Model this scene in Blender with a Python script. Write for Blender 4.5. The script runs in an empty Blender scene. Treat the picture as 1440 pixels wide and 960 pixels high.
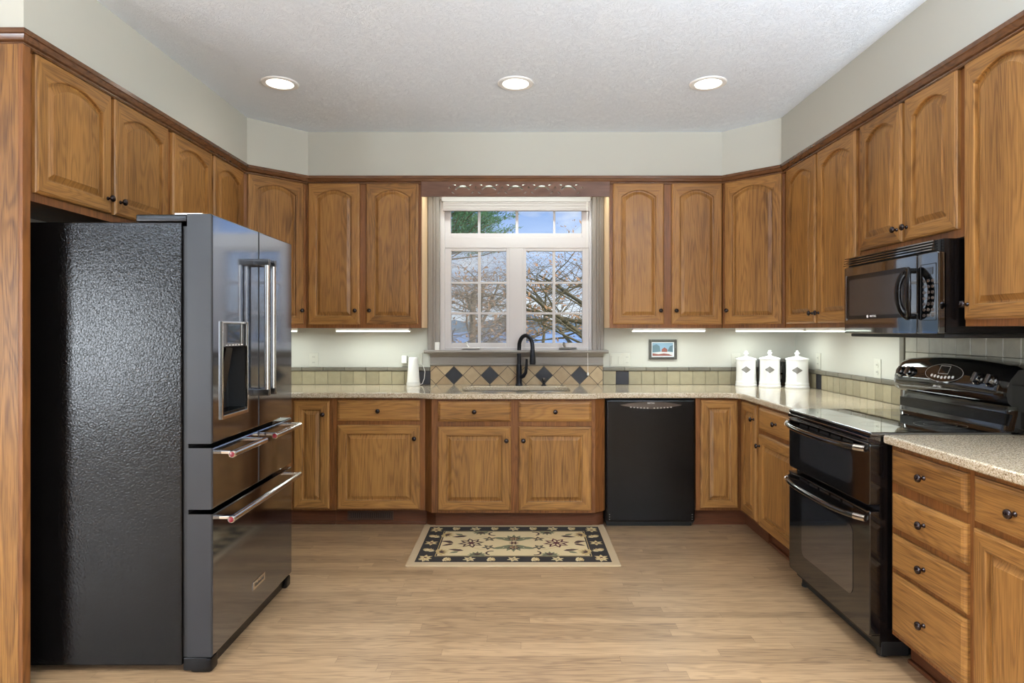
import bpy, bmesh, math, random
from math import pi, sin, cos, radians, sqrt
from mathutils import Vector, Matrix

random.seed(7)
scene = bpy.context.scene
COL = scene.collection
F, CX, CY, H = 880.0, 730.0, 464.0, 1.335        # focal length in px, principal point, eye height

# ---------------------------------------------------------------- camera
cd = bpy.data.cameras.new('camera')
cam = bpy.data.objects.new('camera', cd)
COL.objects.link(cam)
cd.sensor_width = 36.0
cd.lens = F / 1440 * 36
cd.shift_x = -(CX - 720) / 1440
cd.shift_y = -(480 - CY) / 1440
cd.clip_start, cd.clip_end = 0.05, 2000
cam.location = (0, 0, H)
cam.rotation_euler = (pi / 2, 0, 0)
scene.camera = cam

# ---------------------------------------------------------------- view, world, daylight
scene.view_settings.view_transform = 'Standard'
scene.view_settings.look = 'None'
scene.view_settings.gamma = 1
scene.view_settings.use_curve_mapping = False
scene.view_settings.exposure = 0.0

SKY = 1.5
REAR_W = 15
SIDE_W = 55
UP_W = 430
PATIO_W = 300
CAN_W = .8
NEAR_CAN_W = 30
STRIP_W = 1.9
SUN = 4.0

world = bpy.data.worlds.new('sky')
scene.world = world
world.use_nodes = True
wn, wl = world.node_tree.nodes, world.node_tree.links
bg = wn['Background']
tc = wn.new('ShaderNodeTexCoord')
sep = wn.new('ShaderNodeSeparateXYZ')
wl.new(tc.outputs['Generated'], sep.inputs[0])
rmp = wn.new('ShaderNodeValToRGB')
rmp.color_ramp.elements[0].position = 0.0
rmp.color_ramp.elements[0].color = (0.62, 0.69, 0.75, 1)
rmp.color_ramp.elements[1].position = 0.22
rmp.color_ramp.elements[1].color = (0.15, 0.28, 0.58, 1)
e = rmp.color_ramp.elements.new(0.11)
e.color = (0.36, 0.47, 0.66, 1)
wl.new(sep.outputs['Z'], rmp.inputs[0])
cn = wn.new('ShaderNodeTexNoise')
cn.inputs['Scale'].default_value = 5.5
cn.inputs['Detail'].default_value = 6
mp = wn.new('ShaderNodeMapping')
mp.inputs['Scale'].default_value = (1, 1, 3.0)
mp.inputs['Location'].default_value = (0.35, 0.1, 0.2)
wl.new(tc.outputs['Generated'], mp.inputs[0])
wl.new(mp.outputs[0], cn.inputs['Vector'])
cr = wn.new('ShaderNodeValToRGB')
cr.color_ramp.elements[0].position = 0.50
cr.color_ramp.elements[1].position = 0.68
wl.new(cn.outputs['Fac'], cr.inputs[0])
mx = wn.new('ShaderNodeMixRGB')
mx.inputs['Color2'].default_value = (0.62, 0.66, 0.7, 1)
wl.new(cr.outputs[0], mx.inputs['Fac'])
wl.new(rmp.outputs[0], mx.inputs['Color1'])
wl.new(mx.outputs[0], bg.inputs['Color'])
bg.inputs['Strength'].default_value = SKY


def lamp(name, kind, loc, rot, energy, color=(1, 1, 1), sx=1, sy=None, shape=None, parent=None, spread=None):
    l = bpy.data.lights.new(name, kind)
    l.energy = energy
    l.color = color
    if kind == 'AREA':
        l.shape = shape or ('RECTANGLE' if sy else 'DISK')
        l.size = sx
        if sy:
            l.size_y = sy
        if spread:
            l.spread = spread
    o = bpy.data.objects.new(name, l)
    COL.objects.link(o)
    o.location = loc
    o.rotation_euler = rot
    if parent:
        o.parent = parent
    return o


s = lamp('sun', 'SUN', (0, 0, 10), (0, radians(50), radians(-25)), SUN, (1, .93, .82))
s.data.angle = radians(1)
# daylight coming in through the rear windows and the patio door of the room behind the camera
lamp('daylight_rear_window', 'AREA', (-3.5, -4.96, 1.45), (radians(90), 0, 0), REAR_W, (.86, .93, 1), 2.5, 1.7)
lamp('added_side_light', 'AREA', (2.10, -1.9, 1.45), (radians(90), 0, radians(90)), SIDE_W, (.86, .93, 1), 2.5, 1.7)  # unseen source, added for light from the right
for y in (-3.5, -2.3):
    lamp('daylight_patio_door', 'AREA', (-5.16, y, 1.15), (radians(90), 0, radians(-90)), PATIO_W / 2, (.86, .93, 1), .9, 1.6)

# ---------------------------------------------------------------- materials
MATS = {}


def lin(c):
    out = []
    for v in c:
        v = v / 255
        out.append(v / 12.92 if v <= .04045 else ((v + .055) / 1.055) ** 2.4)
    return tuple(out) + (1,)


def new_mat(name):
    m = bpy.data.materials.new(name)
    m.use_nodes = True
    MATS[name] = m
    n, l = m.node_tree.nodes, m.node_tree.links
    return m, n, l, n['Principled BSDF']


def simple(name, rgb, rough=.5, metal=0, spec=.5, coat=0, emit=None, estr=0):
    m, n, l, b = new_mat(name)
    b.inputs['Base Color'].default_value = lin(rgb)
    b.inputs['Roughness'].default_value = rough
    b.inputs['Metallic'].default_value = metal
    b.inputs['Specular IOR Level'].default_value = spec
    b.inputs['Coat Weight'].default_value = coat
    b.inputs['Coat Roughness'].default_value = .03 if coat == 1 else .08
    b.inputs['Coat IOR'].default_value = 1.75 if coat == 1 else 1.5
    if emit:
        b.inputs['Emission Color'].default_value = lin(emit)
        b.inputs['Emission Strength'].default_value = estr
    return m


def coords(n, l, scale, rnd=True, src='Object', rot=(0, 0, 0)):
    tc = n.new('ShaderNodeTexCoord')
    v = tc.outputs[src]
    if rnd:
        oi = n.new('ShaderNodeObjectInfo')
        mu = n.new('ShaderNodeMath')
        mu.operation = 'MULTIPLY'
        mu.inputs[1].default_value = 23.7
        l.new(oi.outputs['Random'], mu.inputs[0])
        ad = n.new('ShaderNodeVectorMath')
        ad.operation = 'ADD'
        l.new(v, ad.inputs[0])
        l.new(mu.outputs[0], ad.inputs[1])
        v = ad.outputs[0]
    m = n.new('ShaderNodeMapping')
    m.inputs['Scale'].default_value = scale
    m.inputs['Rotation'].default_value = rot
    l.new(v, m.inputs[0])
    return m.outputs[0]


def noise(n, l, vec, scale=1, detail=3, rough=.5, dist=0):
    t = n.new('ShaderNodeTexNoise')
    t.inputs['Scale'].default_value = scale
    t.inputs['Detail'].default_value = detail
    t.inputs['Roughness'].default_value = rough
    t.inputs['Distortion'].default_value = dist
    l.new(vec, t.inputs['Vector'])
    return t.outputs['Fac']


def math(n, l, op, a, b=None, c=None):
    m = n.new('ShaderNodeMath')
    m.operation = op
    for i, v in enumerate((a, b, c)):
        if v is None:
            continue
        if isinstance(v, (int, float)):
            m.inputs[i].default_value = v
        else:
            l.new(v, m.inputs[i])
    return m.outputs[0]


def ramp(n, l, fac, stops):
    r = n.new('ShaderNodeValToRGB')
    el = r.color_ramp.elements
    while len(el) < len(stops):
        el.new(.5)
    for e, (p, c) in zip(el, stops):
        e.position = p
        e.color = c
    l.new(fac, r.inputs[0])
    return r.outputs[0]


def mix(n, l, fac, a, b, mode='MIX'):
    m = n.new('ShaderNodeMixRGB')
    m.blend_type = mode
    for i, v in zip(('Fac', 'Color1', 'Color2'), (fac, a, b)):
        if isinstance(v, (int, float)):
            m.inputs[i].default_value = v
        elif isinstance(v, tuple):
            m.inputs[i].default_value = v
        else:
            l.new(v, m.inputs[i])
    return m.outputs[0]


def bump(n, l, b, height, strength=.3, dist=.002):
    bn = n.new('ShaderNodeBump')
    bn.inputs['Strength'].default_value = strength
    bn.inputs['Distance'].default_value = dist
    l.new(height, bn.inputs['Height'])
    l.new(bn.outputs[0], b.inputs['Normal'])


def wood(name, axis, light, dark, rough=.42, coat=.08, k=1.0):
    m, n, l, b = new_mat(name)
    if axis == 'z':
        s1, s2 = (9 * k, 3 * k, .8 * k), (210, 24, 6)
    else:
        s1, s2 = (.8 * k, 3 * k, 9 * k), (6, 24, 210)
    a = noise(n, l, coords(n, l, s1), 1, 2.5, .45, .6)
    rings = math(n, l, 'MULTIPLY_ADD', math(n, l, 'SINE', math(n, l, 'MULTIPLY', a, 95)), .5, .5)
    pores = noise(n, l, coords(n, l, s2), 1, 2, .6)
    pr = ramp(n, l, pores, [(.36, (1, 1, 1, 1)), (.56, (0, 0, 0, 1))])
    broad = noise(n, l, coords(n, l, tuple(v * .55 for v in s1)), 1, 1, .5)
    f = math(n, l, 'MULTIPLY', math(n, l, 'POWER', rings, 1.8), .28)
    f = math(n, l, 'ADD', f, math(n, l, 'MULTIPLY', pr, .36))
    f = math(n, l, 'ADD', f, math(n, l, 'MULTIPLY_ADD', broad, 1.1, -.42))
    oi = n.new('ShaderNodeObjectInfo')
    f = math(n, l, 'ADD', f, math(n, l, 'MULTIPLY_ADD', oi.outputs['Random'], .2, -.1))
    cl = n.new('ShaderNodeClamp')
    l.new(f, cl.inputs[0])
    c = mix(n, l, cl.outputs[0], lin(light), lin(dark))
    l.new(c, b.inputs['Base Color'])
    b.inputs['Roughness'].default_value = rough
    b.inputs['Specular IOR Level'].default_value = .3
    b.inputs['Coat Weight'].default_value = coat
    b.inputs['Coat Roughness'].default_value = .22
    bump(n, l, b, math(n, l, 'SUBTRACT', 0, pr), .12, .001)
    return m


OAK_L, OAK_D = (164, 116, 61), (90, 56, 25)
wood('oak_v', 'z', OAK_L, OAK_D)
wood('oak_h', 'x', OAK_L, OAK_D)
wood('oak_frame', 'z', (136, 86, 43), (80, 45, 20))
wood('oak_crown', 'x', (112, 74, 45), (72, 43, 24), .22, .4)
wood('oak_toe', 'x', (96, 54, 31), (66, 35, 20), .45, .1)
wood('oak_valance', 'x', (118, 84, 66), (86, 58, 44), .35, .2)

# paint and ceiling
m, n, l, b = new_mat('wall_paint')
b.inputs['Base Color'].default_value = lin((186, 184, 173))
b.inputs['Roughness'].default_value = .75
bump(n, l, b, noise(n, l, coords(n, l, (90, 90, 90), False), 1, 2), .06, .001)
simple('rear_paint', (120, 110, 98), .8)
m, n, l, b = new_mat('ceiling_texture')
b.inputs['Base Color'].default_value = lin((232, 240, 250))
b.inputs['Roughness'].default_value = .9
v = coords(n, l, (1, 1, 1), False)
dn = n.new('ShaderNodeTexNoise')
dn.inputs['Scale'].default_value = 9
l.new(v, dn.inputs['Vector'])
va = n.new('ShaderNodeVectorMath')
va.operation = 'MULTIPLY_ADD'
l.new(dn.outputs['Color'], va.inputs[0])
va.inputs[1].default_value = (.25, .25, .25)
l.new(v, va.inputs[2])
a = noise(n, l, va.outputs[0], 26, 3, .6, 2.2)
ridge = math(n, l, 'ABSOLUTE', math(n, l, 'SUBTRACT', a, .5))
rr = ramp(n, l, ridge, [(.0, (0, 0, 0, 1)), (.055, (1, 1, 1, 1))])
bump(n, l, b, rr, .5, .007)

# oak strip floor, boards running left to right
m, n, l, b = new_mat('floor_oak')
v = coords(n, l, (1, 1, 1), False)
sp = n.new('ShaderNodeSeparateXYZ')
l.new(v, sp.inputs[0])
row = math(n, l, 'FLOOR', math(n, l, 'DIVIDE', sp.outputs['Y'], .057))
wnz = n.new('ShaderNodeTexWhiteNoise')
wnz.noise_dimensions = '1D'
l.new(row, wnz.inputs['W'])
cb = n.new('ShaderNodeCombineXYZ')
l.new(math(n, l, 'MULTIPLY_ADD', wnz.outputs['Value'], 7.0, sp.outputs['X']), cb.inputs['X'])
l.new(sp.outputs['Y'], cb.inputs['Y'])
v = cb.outputs[0]
br = n.new('ShaderNodeTexBrick')
br.offset = 0
br.inputs['Scale'].default_value = 1
br.inputs['Mortar Size'].default_value = .0007
br.inputs['Mortar Smooth'].default_value = .6
br.inputs['Brick Width'].default_value = 1.15
br.inputs['Row Height'].default_value = .057
br.inputs['Color1'].default_value = (0, 0, 0, 1)
br.inputs['Color2'].default_value = (1, 1, 1, 1)
br.inputs['Mortar'].default_value = (.5, .5, .5, 1)
l.new(v, br.inputs['Vector'])
plank = br.outputs['Color']
va = n.new('ShaderNodeVectorMath')
va.operation = 'MULTIPLY_ADD'
l.new(plank, va.inputs[0])
va.inputs[1].default_value = (9.3, 5.1, 0)
l.new(v, va.inputs[2])
mp2 = n.new('ShaderNodeMapping')
mp2.inputs['Scale'].default_value = (1.3, 15, 1)
l.new(va.outputs[0], mp2.inputs[0])
a = noise(n, l, mp2.outputs[0], 1, 3, .5, .8)
rings = math(n, l, 'MULTIPLY_ADD', math(n, l, 'SINE', math(n, l, 'MULTIPLY', a, 55)), .5, .5)
mp3 = n.new('ShaderNodeMapping')
mp3.inputs['Scale'].default_value = (6, 190, 1)
l.new(va.outputs[0], mp3.inputs[0])
pores = noise(n, l, mp3.outputs[0], 1, 2, .6)
pr = ramp(n, l, pores, [(.38, (1, 1, 1, 1)), (.58, (0, 0, 0, 1))])
f = math(n, l, 'MULTIPLY', math(n, l, 'POWER', rings, 2.0), .34)
f = math(n, l, 'ADD', f, math(n, l, 'MULTIPLY', pr, .28))
f = math(n, l, 'ADD', f, math(n, l, 'MULTIPLY_ADD', plank, .42, -.14))
cl = n.new('ShaderNodeClamp')
l.new(f, cl.inputs[0])
c = mix(n, l, cl.outputs[0], lin((180, 149, 113)), lin((104, 77, 52)))
c = mix(n, l, br.outputs['Fac'], c, lin((96, 66, 42)))
l.new(c, b.inputs['Base Color'])
b.inputs['Roughness'].default_value = .36
b.inputs['Coat Weight'].default_value = .15
b.inputs['Coat Roughness'].default_value = .3

# speckled quartz
m, n, l, b = new_mat('quartz')
v = coords(n, l, (1, 1, 1), False)
a = noise(n, l, v, 160, 3, .7)
a2 = noise(n, l, v, 380, 1, .5)
c = ramp(n, l, a, [(.34, lin((140, 116, 88))), (.47, lin((198, 181, 152))), (.62, lin((224, 211, 190)))])
c = mix(n, l, ramp(n, l, a2, [(.33, (1, 1, 1, 1)), (.40, (0, 0, 0, 1))]), c, lin((104, 84, 64)))
l.new(c, b.inputs['Base Color'])
b.inputs['Roughness'].default_value = .13
b.inputs['Coat Weight'].default_value = .3
b.inputs['Coat Roughness'].default_value = .03


def tile(name, lo, hi, rough=.4):
    m, n, l, b = new_mat(name)
    g = n.new('ShaderNodeNewGeometry')
    v = coords(n, l, (1, 1, 1), False)
    a = noise(n, l, v, 22, 4, .6)
    f = math(n, l, 'MULTIPLY_ADD', g.outputs['Random Per Island'], .45, math(n, l, 'MULTIPLY', a, .6))
    c = ramp(n, l, f, [(.2, lin(lo)), (.8, lin(hi))])
    l.new(c, b.inputs['Base Color'])
    b.inputs['Roughness'].default_value = rough
    bump(n, l, b, a, .15, .002)


tile('tile_tan', (158, 132, 98), (188, 164, 128))
tile('tile_olive', (134, 124, 98), (160, 149, 120))
tile('tile_stone', (136, 132, 118), (166, 162, 146))
tile('tile_black', (34, 33, 38), (50, 49, 52), .55)
simple('grout', (84, 74, 62), .9)
tile('tile_liner', (96, 92, 80), (118, 112, 98))
simple('black_gloss', (9, 9, 10), .06, 0, 1, 1)
simple('black_enamel', (8, 8, 9), .07, 0, .6, .5)
simple('black_glass', (6, 6, 7), .03, 0, 1, 1)
simple('black_satin', (10, 8, 8), .24, 0, .3)
simple('black_soft', (14, 14, 14), .5)
simple('dark_cavity', (12, 12, 13), .5)
simple('oven_window', (30, 32, 36), .08, 0, 1, 1)
simple('mesh_window', (44, 42, 42), .22, 0, .5, .3)
simple('chrome', (225, 222, 218), .12, 1)
simple('steel_bar', (205, 203, 200), .2, 1)
simple('dark_steel_bar', (120, 118, 116), .22, 1)
simple('black_steel', (148, 154, 166), .09, 1)
simple('black_steel_side', (42, 42, 44), .35, 0, .35)
simple('sink_steel', (150, 146, 140), .3, 1)
simple('bronze', (40, 26, 24), .22, .6, .5, .3)
simple('maroon', (110, 14, 28), .25, 0, .5, .5)
simple('ceramic', (238, 237, 233), .14, 0, .5, .4)
simple('pewter', (128, 124, 116), .4, .3)
simple('white_plastic', (236, 234, 228), .35)
simple('plate_plastic', (192, 190, 177), .4)
simple('slot_dark', (50, 46, 42), .6)
simple('vinyl_white', (208, 202, 200), .4)
simple('casing_taupe', (142, 134, 126), .45)
simple('blind_fabric', (158, 150, 145), .8)
simple('headrail_grey', (168, 162, 158), .5)
simple('cord_white', (232, 228, 220), .6)
simple('light_trim', (238, 238, 236), .5)
simple('can_lens', (255, 252, 244), .4, emit=(255, 246, 228), estr=6)
simple('strip_lens', (255, 255, 250), .4, emit=(240, 255, 240), estr=5)
simple('faucet_black', (26, 26, 32), .28, .5)
simple('soap_silver', (150, 146, 140), .3, 1)
simple('display', (28, 26, 24), .08, 0, .6, .5)
simple('print_grey', (186, 180, 172), .4)
simple('print_white', (228, 224, 218), .4)
simple('lens_brown', (74, 64, 58), .12, 0, .5, .4)
simple('lit_maple_skin', (222, 188, 146), .5)
simple('cabinet_underside', (122, 96, 70), .6)
simple('register_brown', (62, 40, 28), .45)
simple('frame_pewter', (84, 82, 76), .3, .7)
simple('frame_mat', (228, 232, 234), .7)
simple('paint_sky', (122, 150, 168), .7)
simple('paint_trees', (82, 104, 112), .7)
simple('paint_snow', (186, 188, 186), .7)
simple('paint_red', (122, 70, 58), .7)
simple('rug_binding', (188, 164, 130), .95)
simple('rug_dark', (38, 31, 27), .95)
simple('rug_cream', (214, 192, 148), .95)
simple('rug_motif', (70, 45, 36), .95)
simple('rug_gold', (188, 160, 108), .95)
simple('rug_green', (112, 110, 82), .95)
simple('rug_wine', (84, 32, 34), .95)
simple('bark', (136, 114, 86), .9)
simple('bark_olive', (112, 102, 74), .9)
simple('dry_leaf', (178, 138, 100), .9)
simple('needle', (92, 132, 88), .8)
simple('lawn_green', (140, 146, 116), .95)
simple('water_blue', (92, 142, 196), .25)
simple('shore_white', (222, 226, 230), .8)
simple('hill_blue', (128, 146, 158), .95)

# black pebble-textured fridge side
m, n, l, b = new_mat('black_textured')
b.inputs['Base Color'].default_value = lin((11, 10, 10))
b.inputs['Roughness'].default_value = .14
b.inputs['Specular IOR Level'].default_value = .27
v = coords(n, l, (1, 1, 1), False)
a = noise(n, l, v, 125, 2, .5, .6)
bump(n, l, b, a, .7, .0014)

# window glass and insect screen
m, n, l, b = new_mat('window_glass')
n.remove(b)
out = n['Material Output']
tr = n.new('ShaderNodeBsdfTransparent')
gl = n.new('ShaderNodeBsdfGlossy')
gl.inputs['Roughness'].default_value = .02
fr = n.new('ShaderNodeFresnel')
fr.inputs['IOR'].default_value = 1.28
ms = n.new('ShaderNodeMixShader')
l.new(fr.outputs[0], ms.inputs[0])
l.new(tr.outputs[0], ms.inputs[1])
l.new(gl.outputs[0], ms.inputs[2])
l.new(ms.outputs[0], out.inputs[0])
m, n, l, b = new_mat('insect_mesh')
n.remove(b)
out = n['Material Output']
tr = n.new('ShaderNodeBsdfTransparent')
df = n.new('ShaderNodeBsdfDiffuse')
df.inputs['Color'].default_value = lin((205, 205, 200))
ms = n.new('ShaderNodeMixShader')
ms.inputs[0].default_value = .22
l.new(tr.outputs[0], ms.inputs[1])
l.new(df.outputs[0], ms.inputs[2])
l.new(ms.outputs[0], out.inputs[0])

# ---------------------------------------------------------------- helpers


def px(x, y, Y):
    """The point at depth Y seen at photograph pixel (x, y)."""
    return Vector(((x - CX) / F * Y, Y, H - (y - CY) / F * Y))


def setp(o, label=None, cat=None, group=None, kind=None):
    if label: o['label'] = label
    if cat: o['category'] = cat
    if group: o['group'] = group
    if kind: o['kind'] = kind
    return o


def thing(name, label, cat, loc=(0, 0, 0), rz=0, group=None, kind=None):
    o = bpy.data.objects.new(name, None)
    o.empty_display_size = .05
    COL.objects.link(o)
    o.location = loc
    o.rotation_euler = (0, 0, rz)
    return setp(o, label, cat, group, kind)


class MB:
    def __init__(self):
        self.bm = bmesh.new()

    def _mi(self, faces, mi):
        for f in faces:
            f.material_index = mi

    def box(self, x0, y0, z0, x1, y1, z1, bev=0, mi=0, seg=2):
        M = Matrix.Translation(((x0 + x1) / 2, (y0 + y1) / 2, (z0 + z1) / 2)) @ Matrix.Diagonal((abs(x1 - x0), abs(y1 - y0), abs(z1 - z0), 1))
        r = bmesh.ops.create_cube(self.bm, size=1, matrix=M)
        vs = r['verts']
        fs = set(f for v in vs for f in v.link_faces)
        self._mi(fs, mi)
        if bev:
            es = set(e for v in vs for e in v.link_edges)
            r = bmesh.ops.bevel(self.bm, geom=list(es), offset=bev, segments=seg, profile=.5, affect='EDGES')
            self._mi(r['faces'], mi)
        return self

    def prism(self, pts, z0, z1, mi=0, axis='z', bev=0):
        """Polygon pts extruded; axis z: (x,y); axis x: (y,z) between x=z0..z1; axis y: (x,z) between y=z0..z1."""
        def P(p, t):
            if axis == 'z': return (p[0], p[1], t)
            if axis == 'x': return (t, p[0], p[1])
            return (p[0], t, p[1])
        a = [self.bm.verts.new(P(p, z0)) for p in pts]
        b = [self.bm.verts.new(P(p, z1)) for p in pts]
        fs = [self.bm.faces.new(a), self.bm.faces.new(b[::-1])]
        k = len(pts)
        for i in range(k):
            fs.append(self.bm.faces.new((a[i], b[i], b[(i + 1) % k], a[(i + 1) % k])))
        self._mi(fs, mi)
        bmesh.ops.recalc_face_normals(self.bm, faces=fs)
        if bev:
            es = set(e for f in fs[:2] for e in f.edges)
            r = bmesh.ops.bevel(self.bm, geom=list(es), offset=bev, segments=2, profile=.5, affect='EDGES')
            self._mi(r['faces'], mi)
        return self

    def loops(self, loops, cap0=True, cap1=True, mi=0, mif=None, closed=True):
        rows = [[self.bm.verts.new(p) for p in lp] for lp in loops]
        fs = []
        k = len(rows[0])
        for r in range(len(rows) - 1):
            for i in range(k if closed else k - 1):
                j = (i + 1) % k
                try:
                    f = self.bm.faces.new((rows[r][i], rows[r][j], rows[r + 1][j], rows[r + 1][i]))
                except ValueError:
                    continue
                f.material_index = mif(r, i) if mif else mi
                fs.append(f)
        if cap0:
            f = self.bm.faces.new(rows[0][::-1]); f.material_index = mi; fs.append(f)
        if cap1:
            f = self.bm.faces.new(rows[-1]); f.material_index = mi; fs.append(f)
        bmesh.ops.recalc_face_normals(self.bm, faces=fs)
        return self

    def lathe(self, prof, seg=24, M=None, mi=0, cap=True):
        M = M or Matrix()
        lp = []
        for r, z in prof:
            lp.append([M @ Vector((r * cos(2 * pi * i / seg), r * sin(2 * pi * i / seg), z)) for i in range(seg)])
        return self.loops(lp, cap, cap, mi)

    def tube(self, pts, rad, seg=10, mi=0, flat=1.0):
        pts = [Vector(p) for p in pts]
        lp = []
        up = None
        for i, p in enumerate(pts):
            t = (pts[min(i + 1, len(pts) - 1)] - pts[max(i - 1, 0)])
            if t.length < 1e-9: t = Vector((0, 0, 1))
            t.normalize()
            if up is None:
                up = Vector((0, 0, 1)) if abs(t.z) < .9 else Vector((1, 0, 0))
            u = up - t * up.dot(t)
            if u.length < 1e-6: u = t.orthogonal()
            u.normalize()
            up = u
            w = t.cross(u)
            r = rad[i] if isinstance(rad, (list, tuple)) else rad
            lp.append([p + (u * cos(2 * pi * k / seg) * flat + w * sin(2 * pi * k / seg)) * r for k in range(seg)])
        return self.loops(lp, True, True, mi)

    def flatpoly(self, pts, mi=0):
        f = self.bm.faces.new([self.bm.verts.new(p) for p in pts])
        f.material_index = mi
        return self

    def build(self, name, mats, parent=None, loc=None, rot=None, smooth=True, angle=40):
        me = bpy.data.meshes.new(name)
        self.bm.to_mesh(me)
        self.bm.free()
        return link(name, me, mats, parent, loc, rot, smooth, angle)


def link(name, me, mats, parent=None, loc=None, rot=None, smooth=True, angle=40):
    if isinstance(mats, str): mats = [mats]
    for x in mats: me.materials.append(MATS[x])
    if smooth and len(me.polygons):
        me.polygons.foreach_set('use_smooth', [True] * len(me.polygons))
        me.set_sharp_from_angle(angle=radians(angle))
    o = bpy.data.objects.new(name, me)
    COL.objects.link(o)
    if smooth:
        w = o.modifiers.new('weighted_normals', 'WEIGHTED_NORMAL')
        w.keep_sharp = True
    if parent: o.parent = parent
    if loc is not None: o.location = loc
    if rot is not None: o.rotation_euler = rot
    return o


def curve_mesh(outer, holes, thick, bev=0, res=2):
    """Flat shape with holes in the XY plane, thickness centred on z=0, rounded edges."""
    cu = bpy.data.curves.new('tmp', 'CURVE')
    cu.dimensions = '2D'
    cu.fill_mode = 'BOTH'
    cu.extrude = max(thick / 2 - bev, 1e-4)
    cu.bevel_depth = bev
    cu.bevel_resolution = res
    cu.offset = -bev
    for pts in [outer] + holes:
        sp = cu.splines.new('POLY')
        sp.points.add(len(pts) - 1)
        for q, p in zip(sp.points, pts): q.co = (p[0], p[1], 0, 1)
        sp.use_cyclic_u = True
    o = bpy.data.objects.new('tmp', cu)
    COL.objects.link(o)
    dg = bpy.context.evaluated_depsgraph_get()
    me = bpy.data.meshes.new_from_object(o.evaluated_get(dg))
    bpy.data.objects.remove(o)
    bpy.data.curves.remove(cu)
    return me


def text_mesh(txt, size, thick=.0004):
    cu = bpy.data.curves.new('tmp', 'FONT')
    cu.body = txt
    cu.size = size
    cu.align_x = 'CENTER'
    cu.align_y = 'CENTER'
    cu.extrude = thick
    o = bpy.data.objects.new('tmp', cu)
    COL.objects.link(o)
    dg = bpy.context.evaluated_depsgraph_get()
    me = bpy.data.meshes.new_from_object(o.evaluated_get(dg))
    bpy.data.objects.remove(o)
    bpy.data.curves.remove(cu)
    return me


def rrect(x0, y0, x1, y1, r, n=6):
    out = []
    for cx, cy, a in ((x1 - r, y0 + r, -90), (x1 - r, y1 - r, 0), (x0 + r, y1 - r, 90), (x0 + r, y0 + r, 180)):
        for i in range(n + 1):
            t = radians(a + 90 * i / n)
            out.append((cx + r * cos(t), cy + r * sin(t)))
    return out


def ell(cx, cy, rx, ry, n=24, a0=0, a1=360):
    return [(cx + rx * cos(radians(a0 + (a1 - a0) * i / n)), cy + ry * sin(radians(a0 + (a1 - a0) * i / n))) for i in range(n if a1 - a0 == 360 else n + 1)]


RX = Matrix.Rotation(pi / 2, 4, 'X')      # z axis -> -y (towards the viewer of a local front)


def knob(parent, x, z, y=-.02, name='knob', sc=1.0):
    M = Matrix.Translation((x, y, z)) @ RX @ Matrix.Scale(sc, 4)
    p = [(.0085, 0), (.0085, .003), (.0055, .006), (.005, .014), (.008, .017), (.0145, .020), (.0155, .024), (.0135, .029), (.007, .032), (.0001, .033)]
    return MB().lathe(p, 18, M).build(name, 'bronze', parent, angle=50)


def door(parent, x0, x1, z0, z1, kn=None, arch=False, stile=.056, name='door', na=12):
    w = x1 - x0
    rise = min(.13 * w, .05) if arch else 0

    def lp(ins, y, inner=0):
        a, b2, c = x0 + ins, x1 - ins, z0 + ins
        pts = [(a, y, c), (b2, y, c)]
        if inner and arch:
            zc = z1 - ins + .008
            zs = zc - rise
            for i in range(na + 1):
                t = 1 - i / na
                pts.append((a + (b2 - a) * t, y, zs + rise * (1 - (2 * t - 1) ** 2)))
        else:
            for i in range(na + 1):
                t = 1 - i / na
                pts.append((a + (b2 - a) * t, y, z1 - ins))
        return pts
    L = [lp(0, 0), lp(0, -.012), lp(.004, -.0165), lp(.009, -.0185), lp(.010, -.020),
         lp(stile, -.020, 1), lp(stile + .004, -.0175, 1), lp(stile + .0055, -.0055, 1), lp(stile + .0125, -.0045, 1),
         lp(stile + .034, -.0165, 1), lp(stile + .0345, -.0185, 1)]

    def mif(r, i):
        side = i == 0 or 2 <= i < 2 + na
        return 1 if (side and r < 6) else 0
    o = MB().loops(L, True, True, 0, mif).build(name, ['oak_v', 'oak_h'], parent, angle=25)
    if kn:
        knob(o, kn[0], kn[1])
    return o


def drawer(parent, x0, x1, z0, z1, kn=True):
    def lp(ins, y):
        return [(x0 + ins, y, z0 + ins), (x1 - ins, y, z0 + ins), (x1 - ins, y, z1 - ins), (x0 + ins, y, z1 - ins)]
    o = MB().loops([lp(0, 0), lp(0, -.010), lp(.005, -.0125), lp(.007, -.016), (lp(.014, -.0185)), lp(.017, -.020)]).build('drawer', 'oak_h', parent, angle=20)
    if kn:
        knob(o, (x0 + x1) / 2, (z0 + z1) / 2)
    return o


def struct(o):
    o['kind'] = 'structure'
    return o


# ---------------------------------------------------------------- key planes (metres)
YW = 4.84                 # back wall
XL, XR = -2.17, 2.14      # kitchen side walls
ZC = 2.763                # ceiling
YU = 4.54                 # face frames of the back wall cabinets
YB = 4.24                 # face frames of the back base cabinets
XUL, XUR = -1.865, 1.795  # face frames of the side wall cabinets
XBR = 1.50                # face frames of the right base cabinets
ZT = .914                 # countertop
RXL, RYN = -5.2, -5.0     # the room behind the camera

# ---------------------------------------------------------------- setting
struct(MB().box(RXL - .15, RYN - .15, -.12, XR + .15, YW + .15, 0).build('floor', 'floor_oak', smooth=False))
struct(MB().box(RXL - .15, RYN - .15, ZC, XR + .15, YW + .15, ZC + .12).build('ceiling', 'ceiling_texture', smooth=False))
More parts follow.
